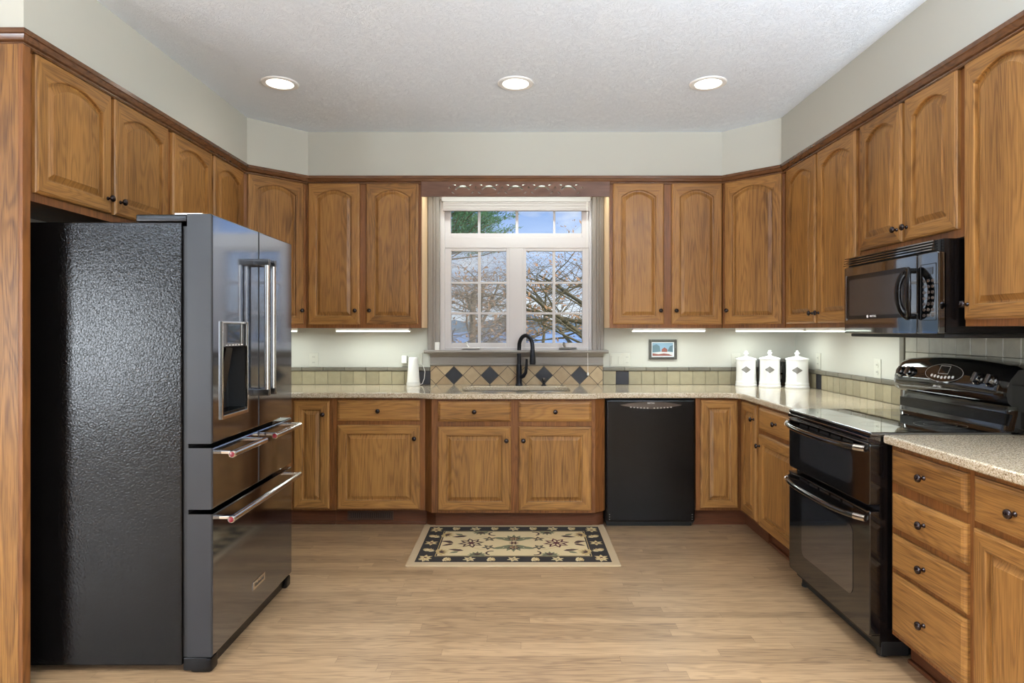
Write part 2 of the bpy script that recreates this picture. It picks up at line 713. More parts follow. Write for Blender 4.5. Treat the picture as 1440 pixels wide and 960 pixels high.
# back wall with the window opening
WX0, WX1, WZ0, WZ1 = -.612, .562, 1.165, 2.36
b = MB()
b.box(RXL - .15, YW, 0, WX0, YW + .15, ZC).box(WX1, YW, 0, XR + .15, YW + .15, ZC)
b.box(WX0, YW, 0, WX1, YW + .15, WZ0).box(WX0, YW, WZ1, WX1, YW + .15, ZC)
struct(b.build('wall_back', 'wall_paint', smooth=False))
b = MB().box(XR, -.62, 0, XR + .15, YW, ZC).box(XR, RYN, 0, XR + .15, -3.18, ZC)
b.box(XR, -3.18, 0, XR + .15, -.62, .58).box(XR, -3.18, 2.32, XR + .15, -.62, ZC)
struct(b.build('wall_right', 'wall_paint', smooth=False))
struct(MB().box(XL - .12, 2.32, 0, XL, YW, ZC).box(RXL, 2.32, 0, XL - .12, 2.44, ZC).build('wall_left', 'wall_paint', smooth=False))
# room behind the camera: far left wall with a patio door, rear wall with two windows
b = MB()
b.box(RXL - .15, RYN, 0, RXL, -4.15, ZC).box(RXL - .15, -1.65, 0, RXL, YW, ZC).box(RXL - .15, -4.15, 2.12, RXL, -1.65, ZC)
struct(b.build('wall_far_left', 'rear_paint', smooth=False))
b = MB()
b.box(RXL - .15, RYN - .15, 0, XR + .15, RYN, .58).box(RXL - .15, RYN - .15, 2.32, XR + .15, RYN, ZC)
b.box(RXL - .15, RYN - .15, .58, -4.78, RYN, 2.32).box(-2.22, RYN - .15, .58, XR + .15, RYN, 2.32)
struct(b.build('wall_rear', 'rear_paint', smooth=False))
b = MB()
for x in (-4.78, -3.53, -2.28):
    b.box(x, RYN - .1, .58, x + .06, RYN - .04, 2.32)
for z in (.58, 1.42, 2.26):
    b.box(-4.78, RYN - .1, z, -2.22, RYN - .04, z + .06)
struct(b.build('window_2', 'vinyl_white', smooth=False))
b = MB()
for y in (-3.18, -1.93, -.68):
    b.box(XR + .04, y, .58, XR + .1, y + .06, 2.32)
for z in (.58, 1.42, 2.26):
    b.box(XR + .04, -3.18, z, XR + .1, -.62, z + .06)
struct(b.build('added_window_3', 'vinyl_white', smooth=False))  # unseen window, added to go with the light from the right
b = MB()
for y in (-4.15, -2.94, -1.73):
    b.box(RXL - .1, y, 0, RXL - .04, y + .08, 2.12)
for z in (0, 2.04):
    b.box(RXL - .1, -4.15, z, RXL - .04, -1.65, z + .08)
struct(b.build('door_1', 'vinyl_white', smooth=False))

# soffit above the wall cabinets
SP = [(-1.829, 2.31), (-1.829, 4.206), (-1.522, 4.513), (1.463, 4.513), (1.765, 4.211), (1.765, 1.66)]
struct(MB().prism([(XL, 2.31)] + SP + [(XR, 1.66), (XR, YW), (XL, YW)], 2.43, ZC).build('wall_soffit', 'wall_paint', smooth=False))

# crown strip where the cabinets meet the soffit
PR = [(-.035, 2.390), (-.012, 2.391), (-.006, 2.396), (-.006, 2.401), (-.012, 2.404), (-.002, 2.409), (.004, 2.420), (.006, 2.427), (.012, 2.429), (.012, 2.447), (-.03, 2.447)]


def sweep(path, prof):
    pts = [Vector((p[0], p[1])) for p in path]
    lp = []
    for i, p in enumerate(pts):
        d0 = (p - pts[i - 1]).normalized() if i else (pts[1] - p).normalized()
        d1 = (pts[i + 1] - p).normalized() if i < len(pts) - 1 else d0
        n0, n1 = Vector((d0.y, -d0.x)), Vector((d1.y, -d1.x))
        m = (n0 + n1)
        m = m / max(m.dot(n0), .2)
        lp.append([(p.x + m.x * o, p.y + m.y * o, z) for o, z in prof])
    return MB().loops(lp)


struct(sweep([(XL, 2.31)] + SP, PR).build('trim_1', 'oak_crown', angle=20))

# ---------------------------------------------------------------- window over the sink
win = setp(thing('window_1', None, None, (0, 0, 0)), kind='structure')
Yf = 4.87


def R(x0, x1, y0, y1, Y=Yf):
    a, c = px(x0, y1, Y), px(x1, y0, Y)
    return a.x, a.z, c.x, c.z


def frame_boxes(b, outer, inner, ya, yb, bev=.004):
    (a0, b0, a1, b1), (c0, d0, c1, d1) = outer, inner
    b.box(a0, ya, b0, c0, yb, b1, bev).box(c1, ya, b0, a1, yb, b1, bev)
    b.box(c0, ya, b0, c1, yb, d0, bev).box(c0, ya, d1, c1, yb, b1, bev)


b = MB()
fo = (WX0, WZ0, WX1, WZ1)
x0, z0, x1, z1 = R(626, 828, 279, 488)
frame_boxes(b, fo, (x0, z0, x1, WZ1 - .02), 4.84, 4.96)
x0, z0, x1, z1 = R(620, 831, 334, 349)
b.box(x0, 4.86, z0, x1, 4.95, z1, .004)
x0, z0, x1, z1 = R(716, 735, 349, 490)
b.box(x0, 4.86, z0, x1, 4.95, z1, .004)
b.build('window_frame', 'vinyl_white', win)
SASH = []
for nm, o, g, vs, hs in (('transom_sash', (625.5, 828.5, 284, 334), (634, 818, 288, 328), ((672, 675.5), (725, 729), (778, 781)), ()),
                         ('casement_sash', (625.5, 717, 348, 489.5), (634.5, 712, 353, 482), ((672, 676),), ((396, 399), (439, 442))),
                         ('casement_sash', (734, 828.5, 348, 489.5), (740, 819, 353, 482), ((777, 781),), ((396, 399), (439, 442)))):
    b = MB()
    ro, rg = R(*o), R(*g)
    frame_boxes(b, ro, rg, 4.865, 4.905, .003)
    for v in vs:
        x0, _, x1, _ = R(v[0], v[1], 400, 410)
        b.box(x0, 4.872, rg[1], x1, 4.897, rg[3], .002)
    for v in hs:
        _, z0, _, z1 = R(600, 610, v[0], v[1])
        b.box(rg[0], 4.873, z0, rg[2], 4.896, z1, .002)
    so = b.build(nm, 'vinyl_white', win)
    MB().box(rg[0] - .005, 4.883, rg[1] - .005, rg[2] + .005, 4.887, rg[3] + .005).build('window_pane', 'window_glass', so)
    SASH.append((so, rg))
so, rg = SASH[1]
MB().box(rg[0] - .004, 4.9, rg[1] - .004, rg[2] + .004, 4.9012, rg[3] + .004).build('insect_screen', 'insect_mesh', so)
for k, (so, rg) in enumerate(SASH[1:]):
    cxm = (-.37, .375)[k]
    zb = px(0, 489.5, 4.82).z
    b = MB().box(cxm - .068, 4.80, zb - .004, cxm + .068, 4.84, zb + .008, .005)
    b.tube([(cxm - .02, 4.82, zb + .006), (cxm - .035, 4.815, zb + .03), (cxm - .03, 4.81, zb + .045)], .008, 8)
    b.build('crank_handle', 'white_plastic' if k == 0 else 'pewter', so)
# reveal, casing, stool and apron
b = MB()
cas = 'casing_taupe'
for (a0, a1, flip) in ((-.705, -.612, 1), (.562, .655, -1)):
    w = a1 - a0
    prof = [(a0, 0), (a0, -.016), (a0 + .006, -.02), (a0 + .03, -.02), (a0 + .034, -.015), (a0 + .040, -.015), (a0 + .044, -.02), (a0 + .052, -.02), (a0 + .056, -.015), (a0 + .062, -.015), (a0 + .066, -.02), (a1 - .006, -.018), (a1, -.012), (a1, 0)]
    b.prism([(p[0], YW + p[1]) for p in prof], 1.17, 2.42)
b.box(-.612, YW - .02, 2.34, .562, YW, 2.42, .003)
struct(b.build('trim_2', cas, angle=20))
struct(MB().prism([(4.74, 1.163), (4.735, 1.172), (4.745, 1.182), (4.86, 1.182), (4.86, 1.160), (4.75, 1.158)], -.722, .678, axis='x').build('trim_3', cas, angle=20))
struct(MB().prism([(YW, 1.06), (4.822, 1.06), (4.815, 1.068), (4.822, 1.076), (4.822, 1.125), (4.80, 1.14), (4.79, 1.158), (YW, 1.158)], -.685, .648, axis='x').build('trim_4', cas, angle=20))

# ---------------------------------------------------------------- backsplash tile


def tiles(name, x0, x1, z0, z1, n, mat, M, liner=None, dark=(), gap=.003):
    """A row of tiles on the local plane y=0 (front -y) with grout behind; M places it."""
    b = MB()
    b.box(x0, -.004, z0, x1, 0, z1 if not liner else liner[1], mi=1)
    w = (x1 - x0) / n
    for i in range(n):
        b.box(x0 + i * w + gap / 2, -.008, z0 + gap / 2, x0 + (i + 1) * w - gap / 2, -.001, z1 - gap / 2, .0015, mi=3 if i in dark else 0, seg=1)
    if liner:
        k = max(1, int((x1 - x0) / .15))
        w = (x1 - x0) / k
        for i in range(k):
            b.box(x0 + i * w + .001, -.018, liner[0], x0 + (i + 1) * w - .001, -.001, liner[1], .005, mi=2)
    o = b.build(name, [mat, 'grout', 'tile_liner', 'tile_black'], smooth=True, angle=30)
    o.matrix_world = M
    return struct(o)


Tb = Matrix.Translation((0, YW, 0))
Tr = Matrix.Translation((XR, 0, 0)) @ Matrix.Rotation(-pi / 2, 4, 'Z')
LN = (1.022, 1.050)
tiles('backsplash_back', XL, -.687, ZT, 1.02, 15, 'tile_olive', Tb, LN, (14,))
tiles('backsplash_back', .649, XR - .01, ZT, 1.02, 15, 'tile_olive', Tb, LN, (1,))
tiles('backsplash_right', -YW + .01, -3.50, ZT, 1.02, 16, 'tile_olive', Tr, LN, (4,))
# behind the range: stone tile up to the microwave, with a dark border strip
b = MB()
b.box(-3.50, -.004, ZT, -2.40, 0, 1.36, mi=1)
w = .1
for r, (za, zb) in enumerate(((1.216, 1.33), (1.10, 1.214), (.985, 1.098))):
    for i in range(11):
        b.box(-3.455 + i * .1 + .0015, -.009, za, -3.455 + (i + 1) * .1 - .0015, -.001, zb, .002, mi=0, seg=1)
b.box(-3.50, -.016, 1.05, -3.458, -.001, 1.33, .005, mi=2)
o = b.build('backsplash_range', ['tile_stone', 'grout', 'tile_liner'], angle=30)
o.matrix_world = Tr
struct(o)
# diamonds behind the sink
b = MB()
b.box(-.685, YW - .004, ZT, .647, YW, 1.058, mi=1)
sx0, sx1, sz0, sz1 = -.683, .645, ZT + .001, 1.057


def clip(poly):
    for ax, lim, sg in ((0, sx0, 1), (0, sx1, -1), (1, sz0, 1), (1, sz1, -1)):
        out = []
        for i, p in enumerate(poly):
            q = poly[(i + 1) % len(poly)]
            ip, iq = (p[ax] - lim) * sg >= 0, (q[ax] - lim) * sg >= 0
            if ip: out.append(p)
            if ip != iq:
                t = (lim - p[ax]) / (q[ax] - p[ax])
                out.append((p[0] + t * (q[0] - p[0]), p[1] + t * (q[1] - p[1])))
        poly = out
        if not poly: return []
    return poly


hd = .0695
zc = (sz0 + sz1) / 2
for i in range(-12, 13):
    for j in (-1, 0, 1):
        if (i + j) % 2: continue
        x, z = .052 + i * hd * 1.0, zc + j * hd
        r = hd - .0035
        pl = clip([(x - r, z), (x, z - r), (x + r, z), (x, z + r)])
        if len(pl) >= 3:
            dk = j == 0 and i in (-8, -4, 2, 6)
            b.prism(pl, YW - .009, YW - .001, mi=3 if dk else 0, axis='y')
struct(b.build('backsplash_sink', ['tile_tan', 'grout', 'tile_liner', 'tile_black'], smooth=False))

# ---------------------------------------------------------------- wall cabinets


def wall_cab(label, loc, rz, w, doors, zb=1.35, zt=2.425, depth=.29, group=None, dz0=None):
    """Cabinet in local coordinates: x along the face, front at y=0, body behind it."""
    t = thing('wall_cabinet', label, 'cabinet', loc, rz, group)
    MB().box(0, 0, zb, w, depth, zt, .0015).build('cabinet_body', 'oak_frame', t)
    for d in doors:
        door(t, d[0], d[1], dz0 or 1.377, 2.398, d[2], True)
    return t


def D(dx0, dx1, side, z=1.437):
    return (dx0, dx1, (dx1 - .028 if side == 'r' else dx0 + .028, z) if side else None)


G1 = 'oak wall cabinets around the kitchen'
# left run (local x = world Y)
cab_door_z = 1.862
t = thing('wall_cabinet', 'short oak wall cabinet with two arched doors above the refrigerator', 'cabinet', (XUL, 2.345, 0), pi / 2, G1)
MB().box(0, 0, 1.828, .98, .295, 2.425, .0015).build('cabinet_body', 'oak_frame', t)
for d in ((.05, .493, (.462, 1.925)), (.518, .955, (.55, 1.925))):
    door(t, d[0], d[1], cab_door_z, 2.398, d[2], True)
wall_cab('tall oak wall cabinet rising behind the refrigerator, beside the left corner cabinet', (XUL, 3.33, 0), pi / 2, .888,
         (D(.015, .437, 'r'), D(.463, .872, 'l')), group=G1)


def corner_cab(label, poly, loc, rz, w, dr, group=G1):
    t = thing('wall_cabinet', label, 'cabinet', loc, rz, group)
    M = Matrix.Rotation(-rz, 3, 'Z')
    pl = [tuple((M @ (Vector((p[0], p[1], 0)) - Vector(loc)))[:2]) for p in poly]
    MB().prism(pl, 1.35, 2.425).build('cabinet_body', 'oak_frame', t, smooth=False)
    door(t, dr[0], dr[1], 1.377, 2.398, dr[2], True)
    return t


corner_cab('diagonal oak corner wall cabinet partly hidden by the refrigerator', [(XL + .005, 4.222), (-1.863, 4.222), (-1.547, 4.538), (-1.547, 4.835), (XL + .005, 4.835)],
           (-1.863, 4.222, 0), pi / 4, .45, (.026, .425, (.40, 1.475)))
wcl = wall_cab('two door oak wall cabinet left of the window valance', (-1.545, YU, 0), 0, .836,
         (D(.018, .391, 'r', 1.475), D(.438, .814, 'l', 1.475)), group=G1)
wcr = wall_cab('two door oak wall cabinet above the small framed picture', (.657, YU, 0), 0, .816,
         (D(.024, .391, 'r', 1.475), D(.447, .812, 'l', 1.475)), group=G1)
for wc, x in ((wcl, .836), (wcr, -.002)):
    MB().box(x, .022, 1.352, x + .002, .29, 2.40).build('end_skin', 'lit_maple_skin', wc, smooth=False)  # light laminate; its pale tone also carries the valance strip's glow
corner_cab('diagonal oak corner wall cabinet above the white canisters', [(1.477, 4.538), (1.793, 4.222), (XR - .005, 4.222), (XR - .005, 4.835), (1.477, 4.835)],
           (1.477, 4.538, 0), -pi / 4, .447, (.02, .43, (.047, 1.475)))
wall_cab('two door oak wall cabinet between the right corner and the microwave', (XUR, 4.215, 0), -pi / 2, .925,
         ((.045, .455, (.427, 1.437)), (.48, .905, (.508, 1.437))), depth=.335, group=G1)
t = thing('wall_cabinet', 'short oak wall cabinet directly above the black microwave', 'cabinet', (XUR, 3.285, 0), -pi / 2, G1)
MB().box(0, 0, 1.712, .765, .335, 2.425, .0015).build('cabinet_body', 'oak_frame', t)
door(t, .015, .372, 1.746, 2.398, (.345, 1.806), True)
door(t, .395, .742, 1.746, 2.398, (.42, 1.806), True)
wall_cab('large oak wall cabinet right of the microwave, cut by the picture edge', (XUR, 2.517, 0), -pi / 2, .84,
         ((.015, .41, (.04, 1.437)), (.43, .825, (.80, 1.437))), depth=.335, group=G1)
# tall end panel beside the refrigerator
t = thing('end_panel', 'tall oak end panel standing at the near side of the refrigerator', 'panel', (-2.0, 2.31, 0))
MB().box(XL + .003 + 2.0, 0, 0, .155, .034, 2.392, .001).build('panel_board', 'oak_v', t)
MB().box(.153, -.004, 0, .171, .034, 2.392, .003).build('edge_stile', 'oak_frame', t)

# ---------------------------------------------------------------- base cabinets


def base_cab(label, loc, rz, w, depth=.56, group='oak base cabinets around the kitchen', poly=None, toepoly=None, top=.874):
    t = thing('base_cabinet', label, 'cabinet', loc, rz, group)
    if poly:
        b = MB().prism(poly, .115, top)
        if top < .8:      # open under the sink: front rail and side panels only
            b.prism([(0, 0), (.052, -.06), (1.144, -.06), (1.216, 0), (1.216, .02), (1.138, -.04), (.058, -.04), (0, .02)], top, .874)
            b.box(0, .02, top, .02, .55, .874).box(1.196, .02, top, 1.216, .55, .874)
        b.build('cabinet_body', 'oak_frame', t, smooth=False)
    else:
        MB().box(0, 0, .115, w, depth, .874, .001).build('cabinet_body', 'oak_frame', t)
    b = MB()
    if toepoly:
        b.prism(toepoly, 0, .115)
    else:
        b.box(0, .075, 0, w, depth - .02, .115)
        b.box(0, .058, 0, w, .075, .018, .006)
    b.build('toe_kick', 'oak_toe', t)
    return t


DZ = (.721, .860)          # top drawers
PZ = (.126, .694)          # doors below them
t = base_cab('oak base cabinet with one narrow door beside the refrigerator', (-1.90, YB, 0), 0, .637)
door(t, .376, .617, .129, .857, (.580, .768), name='door')
t = base_cab('oak base cabinet with drawer and door above the floor register', (-1.262, YB, 0), 0, .625)
drawer(t, .034, .591, *DZ)
door(t, .034, .591, *PZ, (.557, .606))
# the sink cabinet steps forward with splayed corners
t = base_cab('oak sink base cabinet stepping forward below the window', (-.636, YB, 0), 0, 1.216,
             poly=[(0, .0), (.052, -.06), (1.144, -.06), (1.216, .0), (1.216, .55), (0, .55)],
             toepoly=[(0, .075), (.07, .012), (1.13, .012), (1.216, .075), (1.216, .53), (0, .53)], top=.69)
for (a0, a1, kx) in ((.095, .582, .552), (.634, 1.118, .664)):
    dr = drawer(t, a0, a1, .726, .860)
    dr.location.y = -.06
    dd = door(t, a0, a1, .134, .692, (kx, .602))
    dd.location.y = -.06
# corner susan cabinet with a folding pair of doors
t = base_cab('oak inside corner base cabinet with a folding pair of doors below the canisters', (1.195, YB, 0), 0, 1,
             poly=[(0, 0), (.305, 0), (.305, -.325), (.935, -.325), (.935, .59), (0, .59)],
             toepoly=[(0, .06), (.365, .06), (.365, -.325), (.9, -.325), (.9, .57), (0, .57)])
door(t, .032, .283, .134, .862, None, stile=.05)
dd = door(t, 0, .255, .134, .862, (.232, .772), stile=.05)
dd.location = (.305, -.062, 0)
dd.rotation_euler = (0, 0, -pi / 2)
t = base_cab('oak base cabinet with drawer and door between corner and range', (XBR, 3.908, 0), -pi / 2, .598)
drawer(t, .032, .575, *DZ)
door(t, .032, .575, *PZ, (.058, .622))
t = base_cab('oak base cabinet with a stack of four drawers beside the range', (XBR, 2.515, 0), -pi / 2, .455)
for z in ((.728, .859), (.552, .689), (.390, .527), (.136, .372)):
    drawer(t, .02, .435, *z)
t = base_cab('oak base cabinet with drawer over door at the right picture edge', (XBR, 2.058, 0), -pi / 2, .40)
drawer(t, .012, .37, .712, .860)
door(t, .012, .37, .136, .690, (.34, .60))

# floor register in the toe kick
t = thing('floor_register', 'brown slotted air register set in the toe kick under the drawer cabinet', 'air vent', (0, 0, 0))
x0, z0, x1, z1 = R(489, 553, 718.5, 731, 4.31)
b = MB()
frame_boxes(b, (x0, z0 + .002, x1, z1), (x0 + .012, z0 + .012, x1 - .012, z1 - .01), 4.303, 4.312, .001)
b.build('register_frame', 'register_brown', t)
b = MB()
k = 22
for i in range(k):
    xx = x0 + .014 + (x1 - x0 - .028) * (i + .5) / k
    b.box(xx - .003, 4.305, z0 + .012, xx + .003, 4.312, z1 - .01)
b.build('register_slats', 'register_brown', t)
MB().box(x0 + .012, 4.3125, z0 + .012, x1 - .012, 4.3145, z1 - .01).build('register_backing', 'black_soft', t)

# ---------------------------------------------------------------- countertops, sink, faucet


def smooth_corner(p0, p1, p2, r, n=6):
    p0, p1, p2 = Vector(p0), Vector(p1), Vector(p2)
    a, c = p1 + (p0 - p1).normalized() * r, p1 + (p2 - p1).normalized() * r
    return [tuple((1 - t) ** 2 * a + 2 * t * (1 - t) * p1 + t * t * c) for t in [i / n for i in range(n + 1)]]


YE, YS = 4.203, 4.135
raw = [(XL + .003, 4.838), (XL + .003, YE), (-.70, YE), (-.585, YS), (.49, YS), (.61, YE), (1.47, YE), (1.47, 3.302), (XR - .003, 3.302), (XR - .003, 4.838)]
rad = [0, 0, .07, .07, .07, .07, .10, 0, 0, 0]
outer = []
for i, p in enumerate(raw):
    if rad[i]:
        outer += smooth_corner(raw[i - 1], p, raw[(i + 1) % len(raw)], rad[i])
    else:
        outer.append(p)
SX0, SX1, SY0, SY1 = -.415, .36, 4.285, 4.70
me = curve_mesh(outer, [rrect(SX0, SY0, SX1, SY1, .10)], .036, .008, 3)
o = link('countertop', me, 'quartz', None, (0, 0, ZT - .018), angle=50)
setp(o, 'long speckled beige quartz countertop wrapping the sink and corner', 'countertop')
me = curve_mesh([(1.47, 2.523), (1.47, 1.66), (XR - .003, 1.66), (XR - .003, 2.523)], [], .036, .008, 3)
o = link('countertop', me, 'quartz', None, (0, 0, ZT - .018), angle=50)
setp(o, 'short speckled beige quartz countertop on the near side of the range', 'countertop')

t = thing('kitchen_sink', 'undermount double bowl metal sink below the window', 'sink', ((SX0 + SX1) / 2, 4.49, .876))
cx = (SX0 + SX1) / 2
for a0, a1 in ((SX0 - .01 - cx, .02), (.045, SX1 + .01 - cx)):
    o2 = rrect(a0, SY0 - .01 - 4.49, a1, SY1 + .01 - 4.49, .09)
    i2 = rrect(a0 + .02, SY0 + .01 - 4.49, a1 - .02, SY1 - .01 - 4.49, .08)
    L = [[(p[0], p[1], 0) for p in o2], [(p[0], p[1], -.16) for p in i2], [(p[0] * .999, p[1] * .999, -.175) for p in rrect(a0 + .04, SY0 + .03 - 4.49, a1 - .04, SY1 - .03 - 4.49, .07)]]
    bo = MB().loops(L, False, True).build('basin', 'sink_steel', t, angle=60)
    mid = (a0 + a1) / 2
    MB().lathe([(.042, -.1735), (.04, -.171), (.02, -.172), (.001, -.172)], 20, Matrix.Translation((mid, .05, 0))).build('drain', 'chrome', bo)
MB().box(.02, SY0 - 4.49, -.02, .045, SY1 - 4.49, -.001, .004).build('divider', 'sink_steel', t)

t = thing('kitchen_faucet', 'matte black gooseneck faucet standing behind the sink', 'faucet', (.0, 4.765, ZT))
MB().lathe([(.029, 0), (.029, .006), (.026, .012), (.0225, .018), (.0215, .09), (.0205, .15), (.018, .16), (.001, .161)], 24).build('faucet_body', 'faucet_black', t)
ud = Vector((.100, -.105, 0))
rr_ = ud.length / 2
un = ud.normalized()
pts = [Vector((0, 0, .14)), Vector((0, 0, .2)), Vector((0, 0, .27))]
for i in range(1, 13):
    a = pi - pi * i / 12
    pts.append(Vector((0, 0, .295)) + un * (rr_ + rr_ * cos(a)) + Vector((0, 0, sin(a) * (rr_ + .012))))
pts.append(pts[-1] + Vector((0, 0, -.03)))
MB().tube(pts, .0155, 16).build('spout', 'faucet_black', t, angle=60)
MB().lathe([(.012, .001), (.021, 0), (.023, .02), (.021, .07), (.0175, .11), (.012, .115)], 20, Matrix.Translation(ud + Vector((0, 0, .165)))).build('spray_head', 'faucet_black', t)
MB().tube([(.01, -.012, .062), (.035, -.022, .075), (.05, -.03, .10), (.056, -.034, .15), (.058, -.036, .205)], [.016, .016, .013, .0105, .009], 12).build('lever_handle', 'faucet_black', t)
t = thing('soap_dispenser', 'small dark soap dispenser to the right of the faucet', 'soap dispenser', (.188, 4.755, ZT))
MB().lathe([(.02, 0), (.02, .005), (.012, .01), (.010, .03), (.014, .035), (.016, .05), (.012, .058), (.001, .06)], 18).build('dispenser_body', 'faucet_black', t)
MB().tube([(0, 0, .052), (0, -.03, .055), (0, -.045, .046)], .006, 8).build('dispenser_spout', 'soap_silver', t)

# ---------------------------------------------------------------- valance, blind, things on the sill
t = thing('window_valance', 'carved brown wood valance board between the cabinets above the window', 'valance', (0, YU, 0))
vx0, vx1, vz0, vz1 = -.707, .655, 2.300, 2.415
holes = []
cxs = [px(x, 265, 4.52).x for x in (650.5, 687.5, 725, 762, 799.5)]
zc = 2.354
zc = 2.352
for c in cxs:
    up = [(c + .058 * cos(radians(a)), zc - .013 + .042 * sin(radians(a))) for a in range(18, 163, 12)]
    dn = [(c + .050 * cos(radians(a)), zc - .017 + .030 * sin(radians(a))) for a in range(162, 17, -12)]
    holes.append(up + dn)
    for sg in (-1, 1):
        holes.append([(c + sg * .048, zc + .028), (c + sg * .062, zc + .031), (c + sg * .076, zc + .034), (c + sg * .060, zc + .037), (c + sg * .050, zc + .034)])
        holes.append([(c + sg * .056, zc - .033), (c + sg * .074, zc - .016), (c + sg * .080, zc - .020), (c + sg * .072, zc - .030)])
for k in range(6):
    c = (cxs[0] - .096) if k == 0 else (cxs[-1] + .096 if k == 5 else (cxs[k - 1] + cxs[k]) / 2)
    holes.append([(c, zc + .022), (c + .006, zc + .010), (c + .004, zc + .004), (c, zc + .012), (c - .004, zc + .004), (c - .006, zc + .010)])
me = curve_mesh([(vx0, vz0), (vx1, vz0), (vx1, vz1), (vx0, vz1)], holes, .020, .0015, 1)
link('carved_board', me, 'oak_valance', t, (0, -.012, 0), (pi / 2, 0, 0), angle=30)

t = thing('roller_blind', 'pale fabric blind drawn up at the top of the window', 'blind', (0, 4.80, 0))
x0, z0, x1, z1 = R(621, 830.5, 278, 284, 4.80)
MB().box(x0, -.02, z0, x1, .03, z1 + .01, .006).build('headrail', 'headrail_grey', t)
x0, z0, x1, z1 = R(623, 829, 284, 296.5, 4.80)
b = MB()
for i in range(6):
    b.box(x0, -.012 - .003 * (i % 2), z0 + (z1 - z0) * i / 6, x1, .02 + .003 * (i % 2), z0 + (z1 - z0) * (i + 1) / 6, .002)
b.build('folded_fabric', 'blind_fabric', t)
cx_ = px(825.5, 400, 4.79).x
MB().tube([(cx_, -.02, z1), (cx_, -.022, 1.6), (cx_, -.055, 1.19), (cx_, -.075, 1.0)], .0018, 6).build('pull_cord', 'cord_white', t)
MB().lathe([(.002, .018), (.006, .012), (.008, 0), (.006, -.006), (.001, -.008)], 12, Matrix.Translation((cx_, -.075, 1.0))).build('cord_tassel', 'cord_white', t)
a = px(612, 493, 4.80)
setp(MB().box(a.x, 4.775, 1.183, a.x + .036, 4.80, 1.243, .004).build('window_sensor', 'white_plastic'), 'small white plastic box standing on the left end of the window sill', 'sensor')

# ---------------------------------------------------------------- lamps of the room, and added uplights behind the camera


def can_light(label, loc, power, cut=150):
    t = thing('recessed_light', label, 'ceiling light', (loc[0], loc[1], ZC), group='recessed ceiling lights')
    MB().lathe([(.074, -.001), (.076, -.006), (.095, -.008), (.104, -.004), (.105, 0)], 40, cap=False).build('trim_ring', 'light_trim', t, angle=60)
    MB().lathe([(.0001, -.0045), (.04, -.0045), (.0745, -.003)], 40, cap=False).build('lens', 'can_lens', t)
    lamp('can_lamp', 'AREA', (0, 0, -.012), (0, 0, 0), power, (1, .96, .9), .14, parent=t, spread=radians(cut))


can_light('round recessed ceiling light above the refrigerator side', (-1.383, 3.62), CAN_W)
can_light('round recessed ceiling light in the middle, in line with the window', (-.02, 3.62), CAN_W)
can_light('round recessed ceiling light on the range side of the ceiling', (1.094, 3.62), CAN_W)
for x, y in ((-1.3, .6), (1.1, .6), (-1.3, -2.2), (1.1, -2.2), (-3.6, -1.0)):
    can_light('round recessed ceiling light in the room behind the camera', (x, y), NEAR_CAN_W, 100)


def strip(label, c, rz, L, z=1.35, k=1):
    t = thing('under_cabinet_light', label, 'light', (c[0], c[1], z), rz, 'under cabinet strip lights')
    MB().box(-L / 2, -.04, -.022, L / 2, .04, 0, .004).build('housing', 'white_plastic', t)
    MB().box(-L / 2 + .006, -.044, -.026, L / 2 - .006, .036, -.0215, .003).build('diffuser', 'strip_lens', t)
    lamp('strip_lamp', 'AREA', (0, 0, -.03), (0, 0, 0), STRIP_W * L / .5 * k, (.90, .99, 1), L - .02, .07, parent=t)


strip('glowing strip light under the cabinet left of the window', (-1.07, 4.60), 0, .54)
strip('glowing strip light under the cabinet right of the window', (1.095, 4.60), 0, .53)
strip('glowing strip light under the corner cabinet above the canisters', (1.82, 4.53), -pi / 4, .50)
strip('glowing strip light under the cabinet beside the microwave', (1.885, 3.72), -pi / 2, .62)
strip('strip light under the corner cabinet, its tip showing past the refrigerator', (-1.845, 4.49), pi / 4, .50)
strip('strip light mounted behind the carved valance board', (-.025, 4.62), 0, 1.26, z=2.43, k=.95)

for x, y, lb in ((1.75, .2, 'tall unseen uplight added behind the camera near the added side window'), (-3.3, -2.0, 'tall unseen uplight added behind the camera near the patio door')):
    t = thing('added_uplight', lb, 'added uplight', (x, y, 0))  # unseen stands, added to throw light onto the ceiling
    MB().lathe([(.14, 0), (.14, .02), (.03, .035), (.001, .036)], 28).build('base', 'bronze', t)
    MB().lathe([(.012, .03), (.012, 1.72), (.001, 1.721)], 14).build('pole', 'bronze', t)
    MB().lathe([(.02, 1.70), (.10, 1.74), (.17, 1.80), (.18, 1.84), (.176, 1.84), (.165, 1.805), (.10, 1.75), (.001, 1.73)], 32).build('uplight_bowl', 'ceramic', t)
    lamp('uplight', 'AREA', (0, 0, 1.835), (pi, 0, 0), UP_W, (.82, .91, 1), .26, parent=t)

# ---------------------------------------------------------------- electric plates


